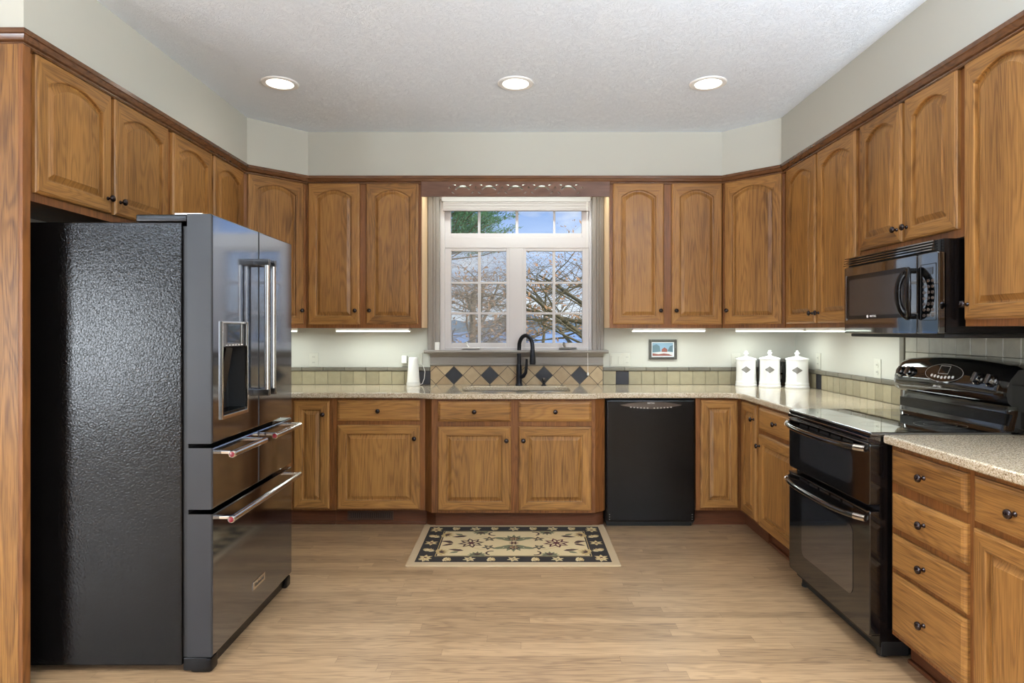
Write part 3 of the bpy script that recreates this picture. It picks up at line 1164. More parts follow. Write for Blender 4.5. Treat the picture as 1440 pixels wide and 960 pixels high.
def plate(name, label, x, z, w, h, M, kinds, cat):
    t = thing(name, label, cat)
    t.matrix_world = M @ Matrix.Translation((x, 0, z))
    MB().box(-w / 2, -.006, -h / 2, w / 2, 0, h / 2, .003).build('cover_plate', 'plate_plastic', t)
    k = len(kinds)
    for i, kd in enumerate(kinds):
        xc = -w / 2 + w * (i + .5) / k
        if kd == 'o':
            for s in (-1, 1):
                r = MB().lathe([(.016, 0), (.016, .003), (.001, .0032)], 16, Matrix.Translation((xc, -.005, s * .021)) @ RX).build('receptacle', 'plate_plastic', t)
                b = MB()
                b.box(xc - .0065, -.009, s * .021 - .003, xc - .0045, -.0078, s * .021 + .006)
                b.box(xc + .0045, -.009, s * .021 - .003, xc + .0065, -.0078, s * .021 + .006)
                b.build('socket_slots', 'slot_dark', r)
        elif kd == 'd':
            MB().box(xc - .0165, -.009, -.033, xc + .0165, -.005, .033, .002).build('receptacle', 'plate_plastic', t)
        elif kd == 's':
            MB().box(xc - .0165, -.0095, -.033, xc + .0165, -.005, .033, .003).build('rocker_switch', 'plate_plastic', t)
    return t


def pw(x0, x1, y0, y1, Y=YW):
    a, c = px(x0, y1, Y), px(x1, y0, Y)
    return (a.x + c.x) / 2, (a.z + c.z) / 2, c.x - a.x, c.z - a.z


plate('wall_outlet', 'double wall outlet near the refrigerator under the left cabinets', *pw(435, 448, 496, 515.5), Tb, 'o', 'outlet')
plate('wall_outlet', 'wide wall plate with outlet and plugged adapter behind the white device', *pw(565, 594, 495.5, 515), Tb, 'od', 'outlet')
plate('light_switch', 'wide wall plate with switches and outlet right of the window sill', *pw(857.5, 886.5, 496.5, 515.5), Tb, 'sso', 'light switch')
plate('wall_outlet', 'wall outlet on the back wall beside the first white canister', *pw(1028, 1041, 497, 516), Tb, 'o', 'outlet')
plate('wall_outlet', 'wall outlet on the right wall behind the last canister', -4.47, 1.115, .07, .115, Tr, 'o', 'outlet')
plate('wall_outlet', 'wall outlet on the right wall between canisters and range console', -3.73, 1.105, .07, .115, Tr, 'o', 'outlet')

# white tapered device with its cord
c = px(581.3, 540, 4.73)
t = thing('white_device', 'white tapered cylindrical device standing on the counter left of the window', 'device', (c.x, 4.73, ZT))
MB().lathe([(.049, 0), (.051, .004), (.051, .022), (.049, .026), (.0475, .03), (.042, .11), (.036, .19), (.0345, .21), (.030, .216), (.001, .217)], 28).build('device_body', 'white_plastic', t)
MB().lathe([(.0505, .0235), (.0485, .026), (.0505, .0285)], 28, cap=False).build('seam_ring', 'plate_plastic', t)
MB().tube([(.03, .06, .17), (.06, .085, .15), (.075, .085, .10), (.072, .07, .05), (.06, .05, .012), (.04, .02, .006)], .003, 6).build('power_cord', 'cord_white', t)
o = MB().box(-.035, -.034, -.03, .005, -.01, .03, .004).build('plug_adapter', 'white_plastic')
o.location = (px(572, 505, YW).x, YW, px(572, 505, YW).z)
setp(o, 'white plug adapter in the outlet behind the white device', 'plug')

# framed picture on the wall
xc, zc, w, h = pw(912, 951, 477, 505)
t = thing('framed_picture', 'small winter landscape picture in a beaded pewter frame on the wall', 'picture', (xc, YW, zc))
b = MB()
frame_boxes(b, (-w / 2, -h / 2, w / 2, h / 2), (-w / 2 + .02, -h / 2 + .02, w / 2 - .02, h / 2 - .02), -.022, 0, .003)
for i in range(16):
    for s in (-1, 1):
        b.lathe([(.0045, 0), (.004, .003), (.001, .005)], 8, Matrix.Translation((-w / 2 + w * (i + .5) / 16, -.021, s * (h / 2 - .010))) @ RX)
for i in range(1, 10):
    for s in (-1, 1):
        b.lathe([(.0045, 0), (.004, .003), (.001, .005)], 8, Matrix.Translation((s * (w / 2 - .010), -.021, -h / 2 + h * (i + .5) / 11)) @ RX)
b.build('beaded_frame', 'frame_pewter', t)
MB().box(-w / 2 + .019, -.008, -h / 2 + .019, w / 2 - .019, -.002, h / 2 - .019).build('picture_mat', 'frame_mat', t)
b = MB()
iw, ih = w / 2 - .028, h / 2 - .027
b.box(-iw, -.0095, -ih, iw, -.0082, ih, mi=0)
b.prism([(-iw, -ih), (iw, -ih), (iw, -ih * .45), (iw * .2, -ih * .3), (-iw, -ih * .5)], -.0102, -.0095, 2, 'y')
b.prism([(-iw, -ih * .45), (-iw * .2, -ih * .38), (-iw * .3, ih * .5), (-iw * .6, ih * .8), (-iw, ih * .55)], -.0100, -.0095, 1, 'y')
b.prism([(iw * .45, -ih * .3), (iw, -ih * .4), (iw, ih * .7), (iw * .7, ih * .5)], -.0100, -.0095, 1, 'y')
b.prism([(-iw * .1, -ih * .4), (iw * .45, -ih * .4), (iw * .45, 0), (iw * .18, ih * .3), (-iw * .1, 0)], -.0104, -.0095, 3, 'y')
b.prism([(-iw, -ih), (iw, -ih), (iw * .6, -ih * .72), (iw * .1, -ih * .62), (-iw * .4, -ih * .74), (-iw, -ih * .6)], -.0104, -.0095, 3, 'y')
b.build('painting', ['paint_sky', 'paint_trees', 'paint_snow', 'paint_red'], t, smooth=False)

# ---------------------------------------------------------------- canisters and toaster


def canister(label, x, y, h, r):
    t = thing('canister', label, 'canister', (x, y, ZT), math_atan(x, y), 'white ceramic canisters in the corner')
    k = h / .205
    MB().lathe([(r * .97, 0), (r * 1.0, .004), (r * 1.0, .014 * k), (r * .955, .018 * k), (r * .965, .028 * k), (r * .975, .034 * k), (r * .93, .039 * k), (r * .925, .05 * k), (r * .90, .12 * k), (r * .90, h - .012), (r * .93, h - .004), (r * .94, h), (r * .85, h), (r * .001, h - .002)], 36).build('canister_body', 'ceramic', t)
    L = MB().lathe([(r * .88, h), (r * .96, h + .001), (r * .97, h + .006), (r * .93, h + .011), (r * .70, h + .017), (r * .35, h + .024), (r * .2, h + .026), (r * .001, h + .026)], 36).build('lid', 'ceramic', t)
    MB().lathe([(r * .26, h + .024), (r * .14, h + .030), (r * .13, h + .038), (r * .22, h + .044), (r * .23, h + .050), (r * .13, h + .056), (r * .12, h + .060), (r * .16, h + .065), (r * .001, h + .070)], 20).build('lid_knob', 'ceramic', L)
    # pointed oval plaque, curved round the belly
    b = MB()
    cols = []
    nn = 14
    for i in range(nn + 1):
        u = -1 + 2 * i / nn
        a = u * .46
        hh = max(.017 * (1 - abs(u)) ** .75 * (1 + .5 * (1 - abs(u))), .0004)
        R_ = r * .915 + .0025
        cols.append([(R_ * sin(a), -R_ * cos(a), h * .645 + s * hh) for s in (-1, -.5, 0, .5, 1)])
    b.loops(cols, False, False, closed=False)
    b.build('plaque', 'pewter', t)
    return t


def math_atan(x, y):
    import math as _m
    return -_m.atan2(x, y)


canister('white ceramic canister farthest from the range, next to the back wall outlet', 1.716, 4.73, .196, .079)
canister('white ceramic canister in the middle of the three', 1.858, 4.638, .204, .078)
canister('white ceramic canister closest to the range, near the right wall', 2.022, 4.55, .205, .084)
t = thing('toaster', 'long black toaster against the back wall behind the white canisters', 'toaster', (1.968, 4.788, ZT))
prof = [(-.048, .004), (-.048, .17), (-.042, .192), (-.028, .2), (.028, .2), (.042, .192), (.048, .17), (.048, .004)]
MB().prism(prof, -.155, .155, axis='x', bev=.006).build('toaster_body', 'black_gloss', t)
MB().box(-.13, -.012, .196, .13, .012, .2015, .001).build('bread_slot', 'slot_dark', t)
b = MB().box(.0125, -.052, .05, .0165, -.047, .15, .001)
b.build('lever_track', 'chrome', t)
MB().box(.004, -.062, .085, .026, -.048, .098, .003).build('lever', 'black_satin', t)
MB().box(-.15, -.04, 0, .15, .04, .006).build('toaster_foot', 'black_soft', t)

# ---------------------------------------------------------------- dishwasher
t = thing('dishwasher', 'black built-in dishwasher under the counter right of the sink', 'dishwasher', (.887, YB - .02, 0))
MB().box(-.298, .02, .03, .298, .58, .868, .003).build('tub', 'black_soft', t)
dp = MB()
dp.loops([[(x, y, z) for x, z in rrect(-.297 + i, .045 + i, .297 - i, .866 - i, .012)] for i, y in ((0, .02), (0, 0), (.004, -.005), (.012, -.008))])
dw = dp.build('door_panel', 'black_satin', t, angle=50)
z0 = px(0, 571.5, 4.2).z
lens = [( .213 * u, -.0085, z0 + .010 + (.022 if s > 0 else .028) * s * (1 - u * u)) for s, us in ((-1, [i / 12 for i in range(-12, 12)]), (1, [i / 12 for i in range(12, -12, -1)])) for u in us]
L2 = [(p[0] * .98, -.0115, z0 + .01 + (p[2] - z0 - .01) * .9) for p in lens]
cp = MB().loops([[(p[0], -.007, p[2]) for p in lens], lens, L2]).build('control_panel', 'lens_brown', t)
b = MB()
for i in range(13):
    if i in (6, ): continue
    x = -.135 + .27 * i / 12
    zz = z0 - .003 - .008 * (1 - (x / .16) ** 2)
    b.lathe([(.006, 0), (.005, .0015), (.001, .002)], 10, Matrix.Translation((x, -.0112, zz)) @ RX @ Matrix.Diagonal((1.0, .62, 1, 1)))
b.build('control_buttons', 'print_grey', cp)
link('logo_lettering', text_mesh('MAYTAG', .012), 'print_white', cp, (0, -.012, z0 + .022), (pi / 2, 0, 0))
MB().box(-.29, .05, .0, .29, .30, .05, .004).build('kick_plate', 'black_soft', t)
for sx in (-1, 1):
    bb = MB()
    for z in (.062, .078, .094):
        bb.lathe([(.004, 0), (.003, .002), (.001, .003)], 8, Matrix.Translation((sx * .278, -.0075, z)) @ RX)
    bb.build('screw_trim', 'pewter', dw)

# ---------------------------------------------------------------- refrigerator (local x = world Y, front at y=0 facing +X)
FW, FX, FY = .856, -1.193, 2.431
t = thing('refrigerator', 'dark steel french door refrigerator with textured black sides', 'refrigerator', (FX, FY, 0), pi / 2)
MB().box(.002, .118, .03, FW - .002, .93, 1.755, .006).build('cabinet_shell', 'black_textured', t)
MB().box(.012, .098, .06, FW - .012, .12, 1.74).build('door_gasket', 'black_soft', t)


def panel(name, x0, x1, z0, z1, parent, hole=None):
    b = MB()
    th = .098
    ends = lambda r, i: 2 if i in (1, 3) else 0
    lp = []
    for i, y in ((0, th), (0, .006), (.002, .002), (.006, 0)):
        lp.append([(x0 + i, y, z0 + i), (x1 - i, y, z0 + i), (x1 - i, y, z1 - i), (x0 + i, y, z1 - i)])
    if not hole:
        b.loops(lp, mif=ends)
    else:
        b.loops(lp, True, False, mif=ends)
        h0, h1, g0, g1 = hole
        a = lp[-1]
        q = [(h0, 0, g0), (h1, 0, g0), (h1, 0, g1), (h0, 0, g1)]
        dq = [(h0 + .008, .075, g0 + .004), (h1 - .008, .075, g0 + .004), (h1 - .008, .075, g1), (h0 + .008, .075, g1)]
        b.loops([a, q], False, False)
        b.loops([q, dq], False, True, mi=1)
        bmesh.ops.recalc_face_normals(b.bm, faces=b.bm.faces)
    return b.build(name, ['black_steel', 'dark_cavity', 'black_steel_side'], parent, angle=25)


mid = FW / 2 + .008
hx0, hx1, hz0, hz1 = .075, .305, .982, 1.365
dl = panel('left_door', .002, mid - .0015, .893, 1.787, t, (hx0, hx1, hz0, hz1))
dr = panel('right_door', mid + .0015, FW - .002, .893, 1.787, t)
ml = panel('middle_drawer', .002, mid - .0015, .637, .876, t)
mr = panel('middle_drawer', mid + .0015, FW - .002, .637, .876, t)
fz = panel('freezer_drawer', .002, FW - .002, .064, .619, t)
# water and ice dispenser
b = MB()
frame_boxes(b, (hx0 - .006, hz0 - .006, hx1 + .006, hz1 + .006), (hx0 + .004, hz0 + .010, hx1 - .004, hz1 - .004), -.008, .004, .002)
dsp = b.build('dispenser_frame', 'chrome', dl)
MB().prism([(.004, 1.262), (-.004, 1.268), (-.004, 1.36), (.02, 1.36), (.05, 1.262)], hx0 + .006, hx1 - .006, axis='x').build('dispenser_controls', 'black_glass', dsp)
b = MB()
for i in range(6):
    b.box(hx0 + .03 + i * .028, -.0046, 1.272, hx0 + .046 + i * .028, -.0038, 1.275)
b.build('control_icons', 'print_white', dsp)
MB().prism([(.02, 1.26), (.035, 1.26), (.06, 1.08), (.05, 1.075)], (hx0 + hx1) / 2 - .03, (hx0 + hx1) / 2 + .03, axis='x').build('dispenser_paddle', 'black_satin', dsp)
b = MB().box(hx0 + .008, -.002, hz0 + .008, hx1 - .008, .07, hz0 + .022, .002)
b.build('drip_tray', 'black_satin', dsp)


def vbar(parent, x, z0, z1):
    b = MB()
    b.tube([(x, -.058, z0 + .028), (x, -.058, (z0 + z1) / 2), (x, -.058, z1 - .028)], .0125, 16)
    hnd = b.build('door_handle', 'steel_bar', parent)
    for z in (z0, z1):
        s = 1 if z == z0 else -1
        MB().box(x - .0115, -.071, min(z, z + s * .03), x + .0115, .002, max(z, z + s * .03), .004).build('handle_bracket', 'dark_steel_bar', hnd)


vbar(dl, mid - .048, 1.04, 1.655)
vbar(dr, mid + .022, 1.04, 1.655)


def hbar(parent, x0, x1, z):
    b = MB().tube([(x0 + .004, -.06, z), ((x0 + x1) / 2, -.06, z), (x1 - .004, -.06, z)], .0135, 16)
    hnd = b.build('drawer_handle', 'chrome', parent)
    for x in (x0 + .012, x1 - .012):
        MB().box(x - .011, -.062, z + .001, x + .011, .001, z + .013, .002).build('handle_bracket', 'chrome', hnd)
    MB().lathe([(.0145, 0), (.0145, .006), (.012, .009)], 20, Matrix.Translation((x0 + .006, -.06, z)) @ Matrix.Rotation(-pi / 2, 4, 'Y')).build('end_cap', 'chrome', hnd)
    MB().lathe([(.0115, .0085), (.010, .0105), (.001, .0115)], 20, Matrix.Translation((x0 + .006, -.06, z)) @ Matrix.Rotation(-pi / 2, 4, 'Y')).build('medallion', 'maroon', hnd)


hbar(ml, .04, .365, .845)
hbar(mr, .472, .806, .845)
hbar(fz, .032, .806, .590)
bd = MB().box(.372, -.003, .168, .502, .001, .203, .001).build('badge', 'chrome', fz)
link('badge_lettering', text_mesh('KitchenAid', .022), 'slot_dark', bd, (.437, -.0033, .1855), (pi / 2, 0, 0))
MB().box(.006, .02, .006, FW - .006, .118, .06, .008).build('base_grille', 'black_satin', t)
for x in (.004, FW - .064):
    MB().box(x, .004, 0, x + .06, .09, .058, .012).build('leveling_foot', 'black_satin', t)
MB().box(.004, .10, 1.757, .11, .30, 1.786, .006).build('hinge_cover', 'black_satin', t)
MB().box(FW - .11, .10, 1.757, FW - .004, .30, 1.786, .006).build('hinge_cover', 'black_satin', t)
MB().lathe([(.012, 1.76), (.012, 1.79), (.001, 1.792)], 14, Matrix.Translation((.04, .06, 0))).box(.025, .05, 1.785, .055, .16, 1.795, .002).build('hinge', 'chrome', t)

# ---------------------------------------------------------------- range (local x = towards the camera, front at y=0 facing -X)
RW = .765
t = thing('range', 'black freestanding double oven range between the base cabinets', 'range', (1.42, 3.295, 0), -pi / 2)
MB().box(.004, .04, .05, RW - .004, .68, .902, .003).build('oven_body', 'black_satin', t)
ck = MB().box(0, .0, .902, RW, .575, .9215, .006).build('cooktop', 'black_glass', t)
b = MB()
for (x, y, r) in ((.2, .16, .1), (.56, .16, .085), (.2, .42, .075), (.56, .42, .1)):
    for rr in (r, r * .62):
        b.lathe([(rr, .9216), (rr - .0008, .9219), (rr - .0016, .9216)], 40, Matrix.Translation((x, y, 0)), cap=False)
b.build('burner_rings', 'pewter', ck)
MB().prism([(.006, .872), (-.004, .885), (-.004, .897), (.004, .902), (.05, .902), (.05, .872)], .004, RW - .004, axis='x').build('vent_trim', 'black_gloss', t)


def oven_door(name, z0, z1, w0, w1, wins, hz):
    lp = []
    for i, y in ((0, .042), (0, .004), (.0015, .001), (.004, 0)):
        lp.append([(x, y, z) for x, z in rrect(.004 + i, z0 + i, RW - .004 - i, z1 - i, .014)])
    d = MB().loops(lp).build(name, 'black_enamel', t, angle=40)
    o1 = rrect(w0, wins[0], w1, wins[1], .035)
    MB().loops([[(x, .0005, z) for x, z in o1], [(x, -.0012, z) for x, z in o1], [(x, -.0012, z) for x, z in rrect(w0 + .012, wins[0] + .01, w1 - .012, wins[1] - .01, .03)]]).build('oven_window', 'oven_window', d)
    pts, rd = [], []
    for i in range(17):
        u = i / 16
        pts.append((.012 + (RW - .024) * u, -.012 - .052 * (1 - (2 * u - 1) ** 4), hz - .006 * (1 - (2 * u - 1) ** 2)))
        rd.append(.0135)
    hnd = MB().tube(pts, rd, 14, flat=.9).build('oven_handle', 'black_enamel', d, angle=60)
    for e0, e1 in ((0, 1), (15, 16)):
        MB().tube(pts[e0:e1 + 1], [.0145] * (e1 - e0 + 1), 14, flat=.95).build('handle_end', 'chrome', hnd, angle=60)
    b = MB()
    for i in range(5):
        x = .13 + i * .105
        b.box(x, -.0008, z1 - .024, x + .085, .002, z1 - .014)
    b.build('vent_slots', 'dark_cavity', d)
    MB().box(.012, -.006, z1 - .008, RW - .012, .004, z1 - .001, .002).build('door_trim', 'dark_steel_bar', d)
    return d


oven_door('upper_oven_door', .622, .876, .13, .625, (.675, .815), .853)
oven_door('lower_oven_door', .092, .602, .15, .632, (.205, .505), .570)
MB().box(.02, .06, .012, RW - .02, .6, .06, .003).build('kick_plate', 'black_soft', t)
for x in (.03, RW - .05):
    MB().lathe([(.02, 0), (.02, .012), (.012, .015), (.012, .05)], 14, Matrix.Translation((x, .075, 0))).build('leveling_foot', 'black_soft', t)
MB().box(RW - .035, .045, .015, RW - .002, .16, .075, .006).build('side_foot', 'black_soft', t)
# backguard console: a section lofted along its length, top arched in the middle
SEC = [(.572, .9225), (.578, .955), (.588, .99), (.590, 1.022), (.562, 1.026), (.548, 1.042), (.542, 1.07), (.546, 1.10), (.560, 1.135), (.578, 1.165), (.600, 1.182), (.640, 1.188), (.705, 1.186), (.705, .9225)]
lp = []
for i in range(25):
    u = i / 24
    ar = .022 * (1 - (2 * u - 1) ** 2)
    en = .010 if i in (0, 24) else 0
    lp.append([(.002 + (RW - .004) * u, y + (en if y < .6 else 0), z + (ar * max(0, (z - 1.03) / .155) if z > 1.03 else 0) - (en if z > 1.15 else 0)) for y, z in SEC])
con = MB().loops(lp).build('control_console', 'black_enamel', t, angle=50)
MB().box(.03, .566, .945, RW - .03, .588, .992, .003).build('console_riser', 'black_satin', con)
ang = -radians(24)
FM = lambda x, y, z: Matrix.Translation((x, y, z)) @ Matrix.Rotation(ang, 4, 'X') @ RX
for x in (.072, .142, .605, .682):
    u = x / RW
    M = FM(x, .5545, 1.118 + .012 * (1 - (2 * u - 1) ** 2))
    kb = MB().lathe([(.029, -.002), (.029, .004), (.024, .008), (.022, .02), (.020, .022), (.001, .0225)], 24, M).build('control_knob', 'black_gloss', con)
    b = MB()
    b.box(-.0055, -.021, .006, .0055, .021, .028, .002)
    b.bm.transform(M)
    b.build('knob_grip', 'lens_brown', kb)
M = FM(.385, .5565, 1.135)
b = MB()
e1, e2, e3 = ell(0, 0, .132, .047, 40), ell(0, 0, .128, .044, 40), ell(0, 0, .126, .043, 40)
b.loops([[M @ Vector((x, y, -.004)) for x, y in e1], [M @ Vector((x, y, .003)) for x, y in e2]], False, True)
dsp = b.build('display_lens', 'display', con)
b = MB()
b.loops([[M @ Vector((x, y, .0034)) for x, y in e2], [M @ Vector((x, y, .0034)) for x, y in e3]], False, False)
for q in ((-.036, -.004, -.034, .036), (.030, -.004, .032, .036), (-.036, -.005, .032, -.003), (-.036, .034, .032, .036)):
    b.bm.faces.new([b.bm.verts.new(M @ Vector((x, y, .0036))) for x, y in ((q[0], q[1]), (q[2], q[1]), (q[2], q[3]), (q[0], q[3]))])
b.build('display_outline', 'print_grey', dsp)
b = MB()
for i in range(7):
    b.lathe([(.0075, .002), (.007, .0045), (.001, .005)], 12, M @ Matrix.Translation((-.072 + .024 * i, -.017 - .006 * (1 - abs(i - 3) / 3), 0)))
b.build('control_buttons', 'print_white', dsp)
o = link('logo_lettering', text_mesh('MAYTAG', .014), 'print_white', con)
o.matrix_local = FM(.36, .5405, 1.072) @ Matrix.Rotation(0, 4, 'Z')

# ---------------------------------------------------------------- microwave above the range
MW = .735
t = thing('microwave', 'black over-the-range microwave with an oval ring handle', 'microwave', (1.70, 3.272, 0), -pi / 2)
MB().box(.0, .022, 1.322, MW, .435, 1.708, .003).build('microwave_body', 'black_satin', t)
b = MB()
for i in range(4):
    z = 1.662 + i * .0118
    b.prism([(.03, z), (-.007 + i * .002, z + .002), (-.007 + i * .002, z + .007), (.03, z + .010)], .006, MW - .03, axis='x')
b.build('vent_louvers', 'black_gloss', t, angle=20)
MB().box(.01, .018, 1.659, MW - .02, .06, 1.706).build('vent_backing', 'black_soft', t)


def slab(name, x0, x1, z0, z1, mat, parent, y=0, r=.008):
    lp = []
    for i, yy in ((0, .03), (0, y + .004), (.0015, y + .001), (.004, y)):
        lp.append([(x, yy, z) for x, z in rrect(x0 + i, z0 + i, x1 - i, z1 - i, r)])
    return MB().loops(lp).build(name, mat, parent, angle=40)


md = slab('microwave_door', .0, .598, 1.318, 1.657, 'black_gloss', t)
o1 = rrect(.028, 1.39, .53, 1.612, .012)
o2 = rrect(.055, 1.408, .50, 1.59, .01)
MB().loops([[(x, .0005, z) for x, z in o1], [(x, -.002, z) for x, z in o1], [(x, -.002, z) for x, z in o2]]).build('window_bezel', 'black_satin', md, angle=20)
MB().loops([[(x, -.0018, z) for x, z in o2], [(x, -.0026, z) for x, z in o2], [(x, -.0026, z) for x, z in rrect(.06, 1.413, .495, 1.585, .008)]]).build('door_window', 'mesh_window', md)
MB().box(.022, -.0035, 1.385, .026, .001, 1.615, .001).build('edge_trim', 'steel_bar', md)
link('logo_lettering', text_mesh('MAYTAG', .013), 'print_white', md, (.27, -.0032, 1.402), (pi / 2, 0, 0))
MB().lathe([(.0075, 0), (.007, .001), (.001, .0012)], 16, Matrix.Translation((.222, -.0022, 1.402)) @ RX).build('logo_emblem', 'print_white', md)
lp = []
for i in range(33):
    a = 2 * pi * i / 32
    k = 12
    cxl, czl = .580 + .036 * cos(a), 1.492 + .098 * sin(a)
    cy = -.028 - .022 * (1 - (abs(sin(a))) ** 3)
    rx = .019
    lp.append([(cxl + rx * cos(2 * pi * q / k) * cos(a), cy + .010 * sin(2 * pi * q / k), czl + rx * cos(2 * pi * q / k) * sin(a) * .9) for q in range(k)])
hd = MB().loops(lp, False, False)
for s in (-1, 1):
    hd.lathe([(.012, 0), (.010, .03)], 12, Matrix.Translation((.578, -.001, 1.492 + s * .098)) @ RX)
hd.build('door_handle', 'black_satin', md, angle=60)
cpn = slab('control_panel', .601, MW, 1.318, 1.657, 'black_gloss', t)
b = MB()
kx0, kx1 = .622, .722
for q in ((kx0, 1.375, kx0 + .002, 1.61), (kx1 - .002, 1.375, kx1, 1.61), (kx0, 1.375, kx1, 1.377), (kx0, 1.608, kx1, 1.61)):
    b.box(q[0], -.0015, q[1], q[2], .001, q[3])
b.build('keypad_outline', 'black_soft', cpn)
MB().box(.648, -.0018, 1.565, .702, .001, 1.595, .001).build('clock_display', 'display', cpn)
b = MB()
for r in range(7):
    for c in range(3):
        b.lathe([(.010, 0), (.009, .001), (.001, .0012)], 12, Matrix.Translation((.645 + c * .027, -.0005, 1.54 - r * .024)) @ RX @ Matrix.Diagonal((1, .7, 1, 1)))
b.build('keypad_buttons', 'lens_brown', cpn)
MB().box(.01, .03, 1.302, MW - .01, .42, 1.322, .004).build('underside_grille', 'black_soft', t)

# ---------------------------------------------------------------- rug
ry0, ry1, rx0, rx1 = 3.528, 4.262, -.645, .578
rw, rd = rx1 - rx0, ry1 - ry0
b = MB()
lp = []
for ins, z in ((0, .0005), (-.001, .006), (.004, .010), (.045, .0105)):
    lp.append([(x, y, z) for x, y in rrect(ins, ins, rw - ins, rd - ins, .012, 3)])
b.loops(lp, True, True)
Z = [.0107]


def rp(pts, mi):
    Z[0] += .0000012
    b.flatpoly([(x, y, Z[0]) for x, y in pts], mi)


def ring(q, wd, mi):
    x0, y0, x1, y1 = q
    rp([(x0, y0), (x1, y0), (x1, y1), (x0, y1)], mi)


ring((.047, .047, rw - .047, rd - .047), 0, 1)
ring((.150, .135, rw - .150, rd - .135), 0, 4)
ring((.154, .139, rw - .154, rd - .139), 0, 1)
ring((.162, .147, rw - .162, rd - .147), 0, 2)
cxr, cyr = rw / 2, rd / 2


def leaf(x, y, L, W, a, mi):
    ca, sa = cos(a), sin(a)
    pts = [(0, 0), (L * .25, W * .5), (L * .6, W * .42), (L, 0), (L * .6, -W * .42), (L * .25, -W * .5)]
    rp([(x + p[0] * ca - p[1] * sa, y + p[0] * sa + p[1] * ca) for p in pts], mi)


def flower(x, y, r, k, mo, mi_, mc, a0=0, asp=1):
    for i in range(k):
        a = a0 + 2 * pi * i / k
        leaf(x, y, r, r * .5, a, mo)
    for i in range(k):
        a = a0 + 2 * pi * i / k
        leaf(x + r * .2 * cos(a), y + r * .2 * sin(a), r * .55, r * .2, a, mi_)
    rp(ell(x, y, r * .2, r * .2, 10), mc)


def arc(x, y, r, a0, a1, w, mi):
    o = [(x + (r + w) * cos(a0 + (a1 - a0) * i / 8), y + (r + w) * sin(a0 + (a1 - a0) * i / 8)) for i in range(9)]
    ii = [(x + (r - w) * cos(a1 + (a0 - a1) * i / 8), y + (r - w) * sin(a1 + (a0 - a1) * i / 8)) for i in range(9)]
    rp(o + ii, mi)


def palmette(x, y, r, a, mo, mi_):
    for i in range(-3, 4):
        leaf(x, y, r * (1 - .06 * abs(i)), r * .34, a + i * .42, mo)
    for i in range(-2, 3):
        leaf(x + r * .15 * cos(a), y + r * .15 * sin(a), r * .6, r * .14, a + i * .42, mi_)


# vines, then blossoms
for s in (-1, 1):
    for q in (-1, 1):
        xs = [(cxr + s * .02, cyr + q * .03), (cxr + s * .19, cyr + q * .12), (cxr + s * .30, cyr + q * .05), (cxr + s * .42, cyr + q * .15)]
        for (ax, ay), (bx, by) in zip(xs, xs[1:]):
            d = Vector((bx - ax, by - ay)).normalized()
            nn = Vector((-d.y, d.x)) * .0022
            rp([(ax + nn.x, ay + nn.y), (bx + nn.x, by + nn.y), (bx - nn.x, by - nn.y), (ax - nn.x, ay - nn.y)], 4)
for s in (-1, 1):
    flower(cxr + s * .265, cyr, .085, 8, 3 if s < 0 else 6, 2, 6, .2)
    flower(cxr + s * .155, cyr + .075, .045, 5, 3, 5, 2, .4)
    flower(cxr + s * .155, cyr - .075, .045, 5, 3, 5, 2, .9)
    palmette(cxr + s * .455, cyr + .165, .075, pi / 2 + s * 1.9, 4, 3)
    palmette(cxr + s * .455, cyr - .165, .075, -pi / 2 - s * 1.9, 4, 3)
    for q in (-1, 1):
        leaf(cxr + s * .30, cyr + q * .135, .10, .034, (0 if s > 0 else pi) + s * q * .25 * -1, 3)
        leaf(cxr + s * .33, cyr + q * .148, .06, .03, (0 if s > 0 else pi) + s * q * .5, 5)
        arc(cxr + s * .13, cyr + q * .175, .032, -1.2 * q if s > 0 else pi - 1.2 * q, 1.9 * q if s > 0 else pi + 1.9 * q, .006, 3)
        palmette(cxr + s * .215, cyr + q * .222, .075, -q * pi / 2, 5, 3)
    leaf(cxr + s * .385, cyr + .03, .075, .03, 0 if s > 0 else pi, 3)
    leaf(cxr + s * .375, cyr, .08, .03, (.55 if s > 0 else pi - .55), 3)
    leaf(cxr + s * .375, cyr - .01, .08, .03, (-.55 if s > 0 else pi + .55), 3)
for q in (-1, 1):
    palmette(cxr, cyr + q * .045, .11, q * pi / 2, 5, 3)
    leaf(cxr - .06, cyr + q * .08, .075, .04, pi - q * .3, 5)
    leaf(cxr + .06, cyr + q * .08, .075, .04, q * .3, 5)
    flower(cxr, cyr + q * .075, .04, 7, 3, 4, 6)
flower(cxr, cyr, .035, 6, 3, 6, 4)
# border blossoms
for q in (-1, 1):
    for i in range(9):
        x = cxr + (i - 4) * .128
        y = cyr + q * (rd / 2 - .092)
        if i % 2 == 0:
            flower(x, y, .040, 6, 2, 4, 5, .3)
        else:
            palmette(x - .02, y, .045, 0.2 * q, 2, 4)
            palmette(x + .02, y, .040, pi - .2 * q, 4, 2)
for s in (-1, 1):
    for i in range(5):
        y = cyr + (i - 2) * .125
        x = cxr + s * (rw / 2 - .099)
        if i % 2 == 0:
            flower(x, y, .046, 6, 4, 2, 6, .5)
        else:
            palmette(x, y - .02, .05, pi / 2 + .3 * s, 2, 5)
            palmette(x, y + .02, .045, -pi / 2 + .3 * s, 4, 2)
o = b.build('floor_rug', ['rug_binding', 'rug_dark', 'rug_cream', 'rug_motif', 'rug_gold', 'rug_green', 'rug_wine'], None, (rx0, ry0, 0), angle=30)
setp(o, 'cream and black floral rug lying on the floor before the sink cabinet', 'rug')

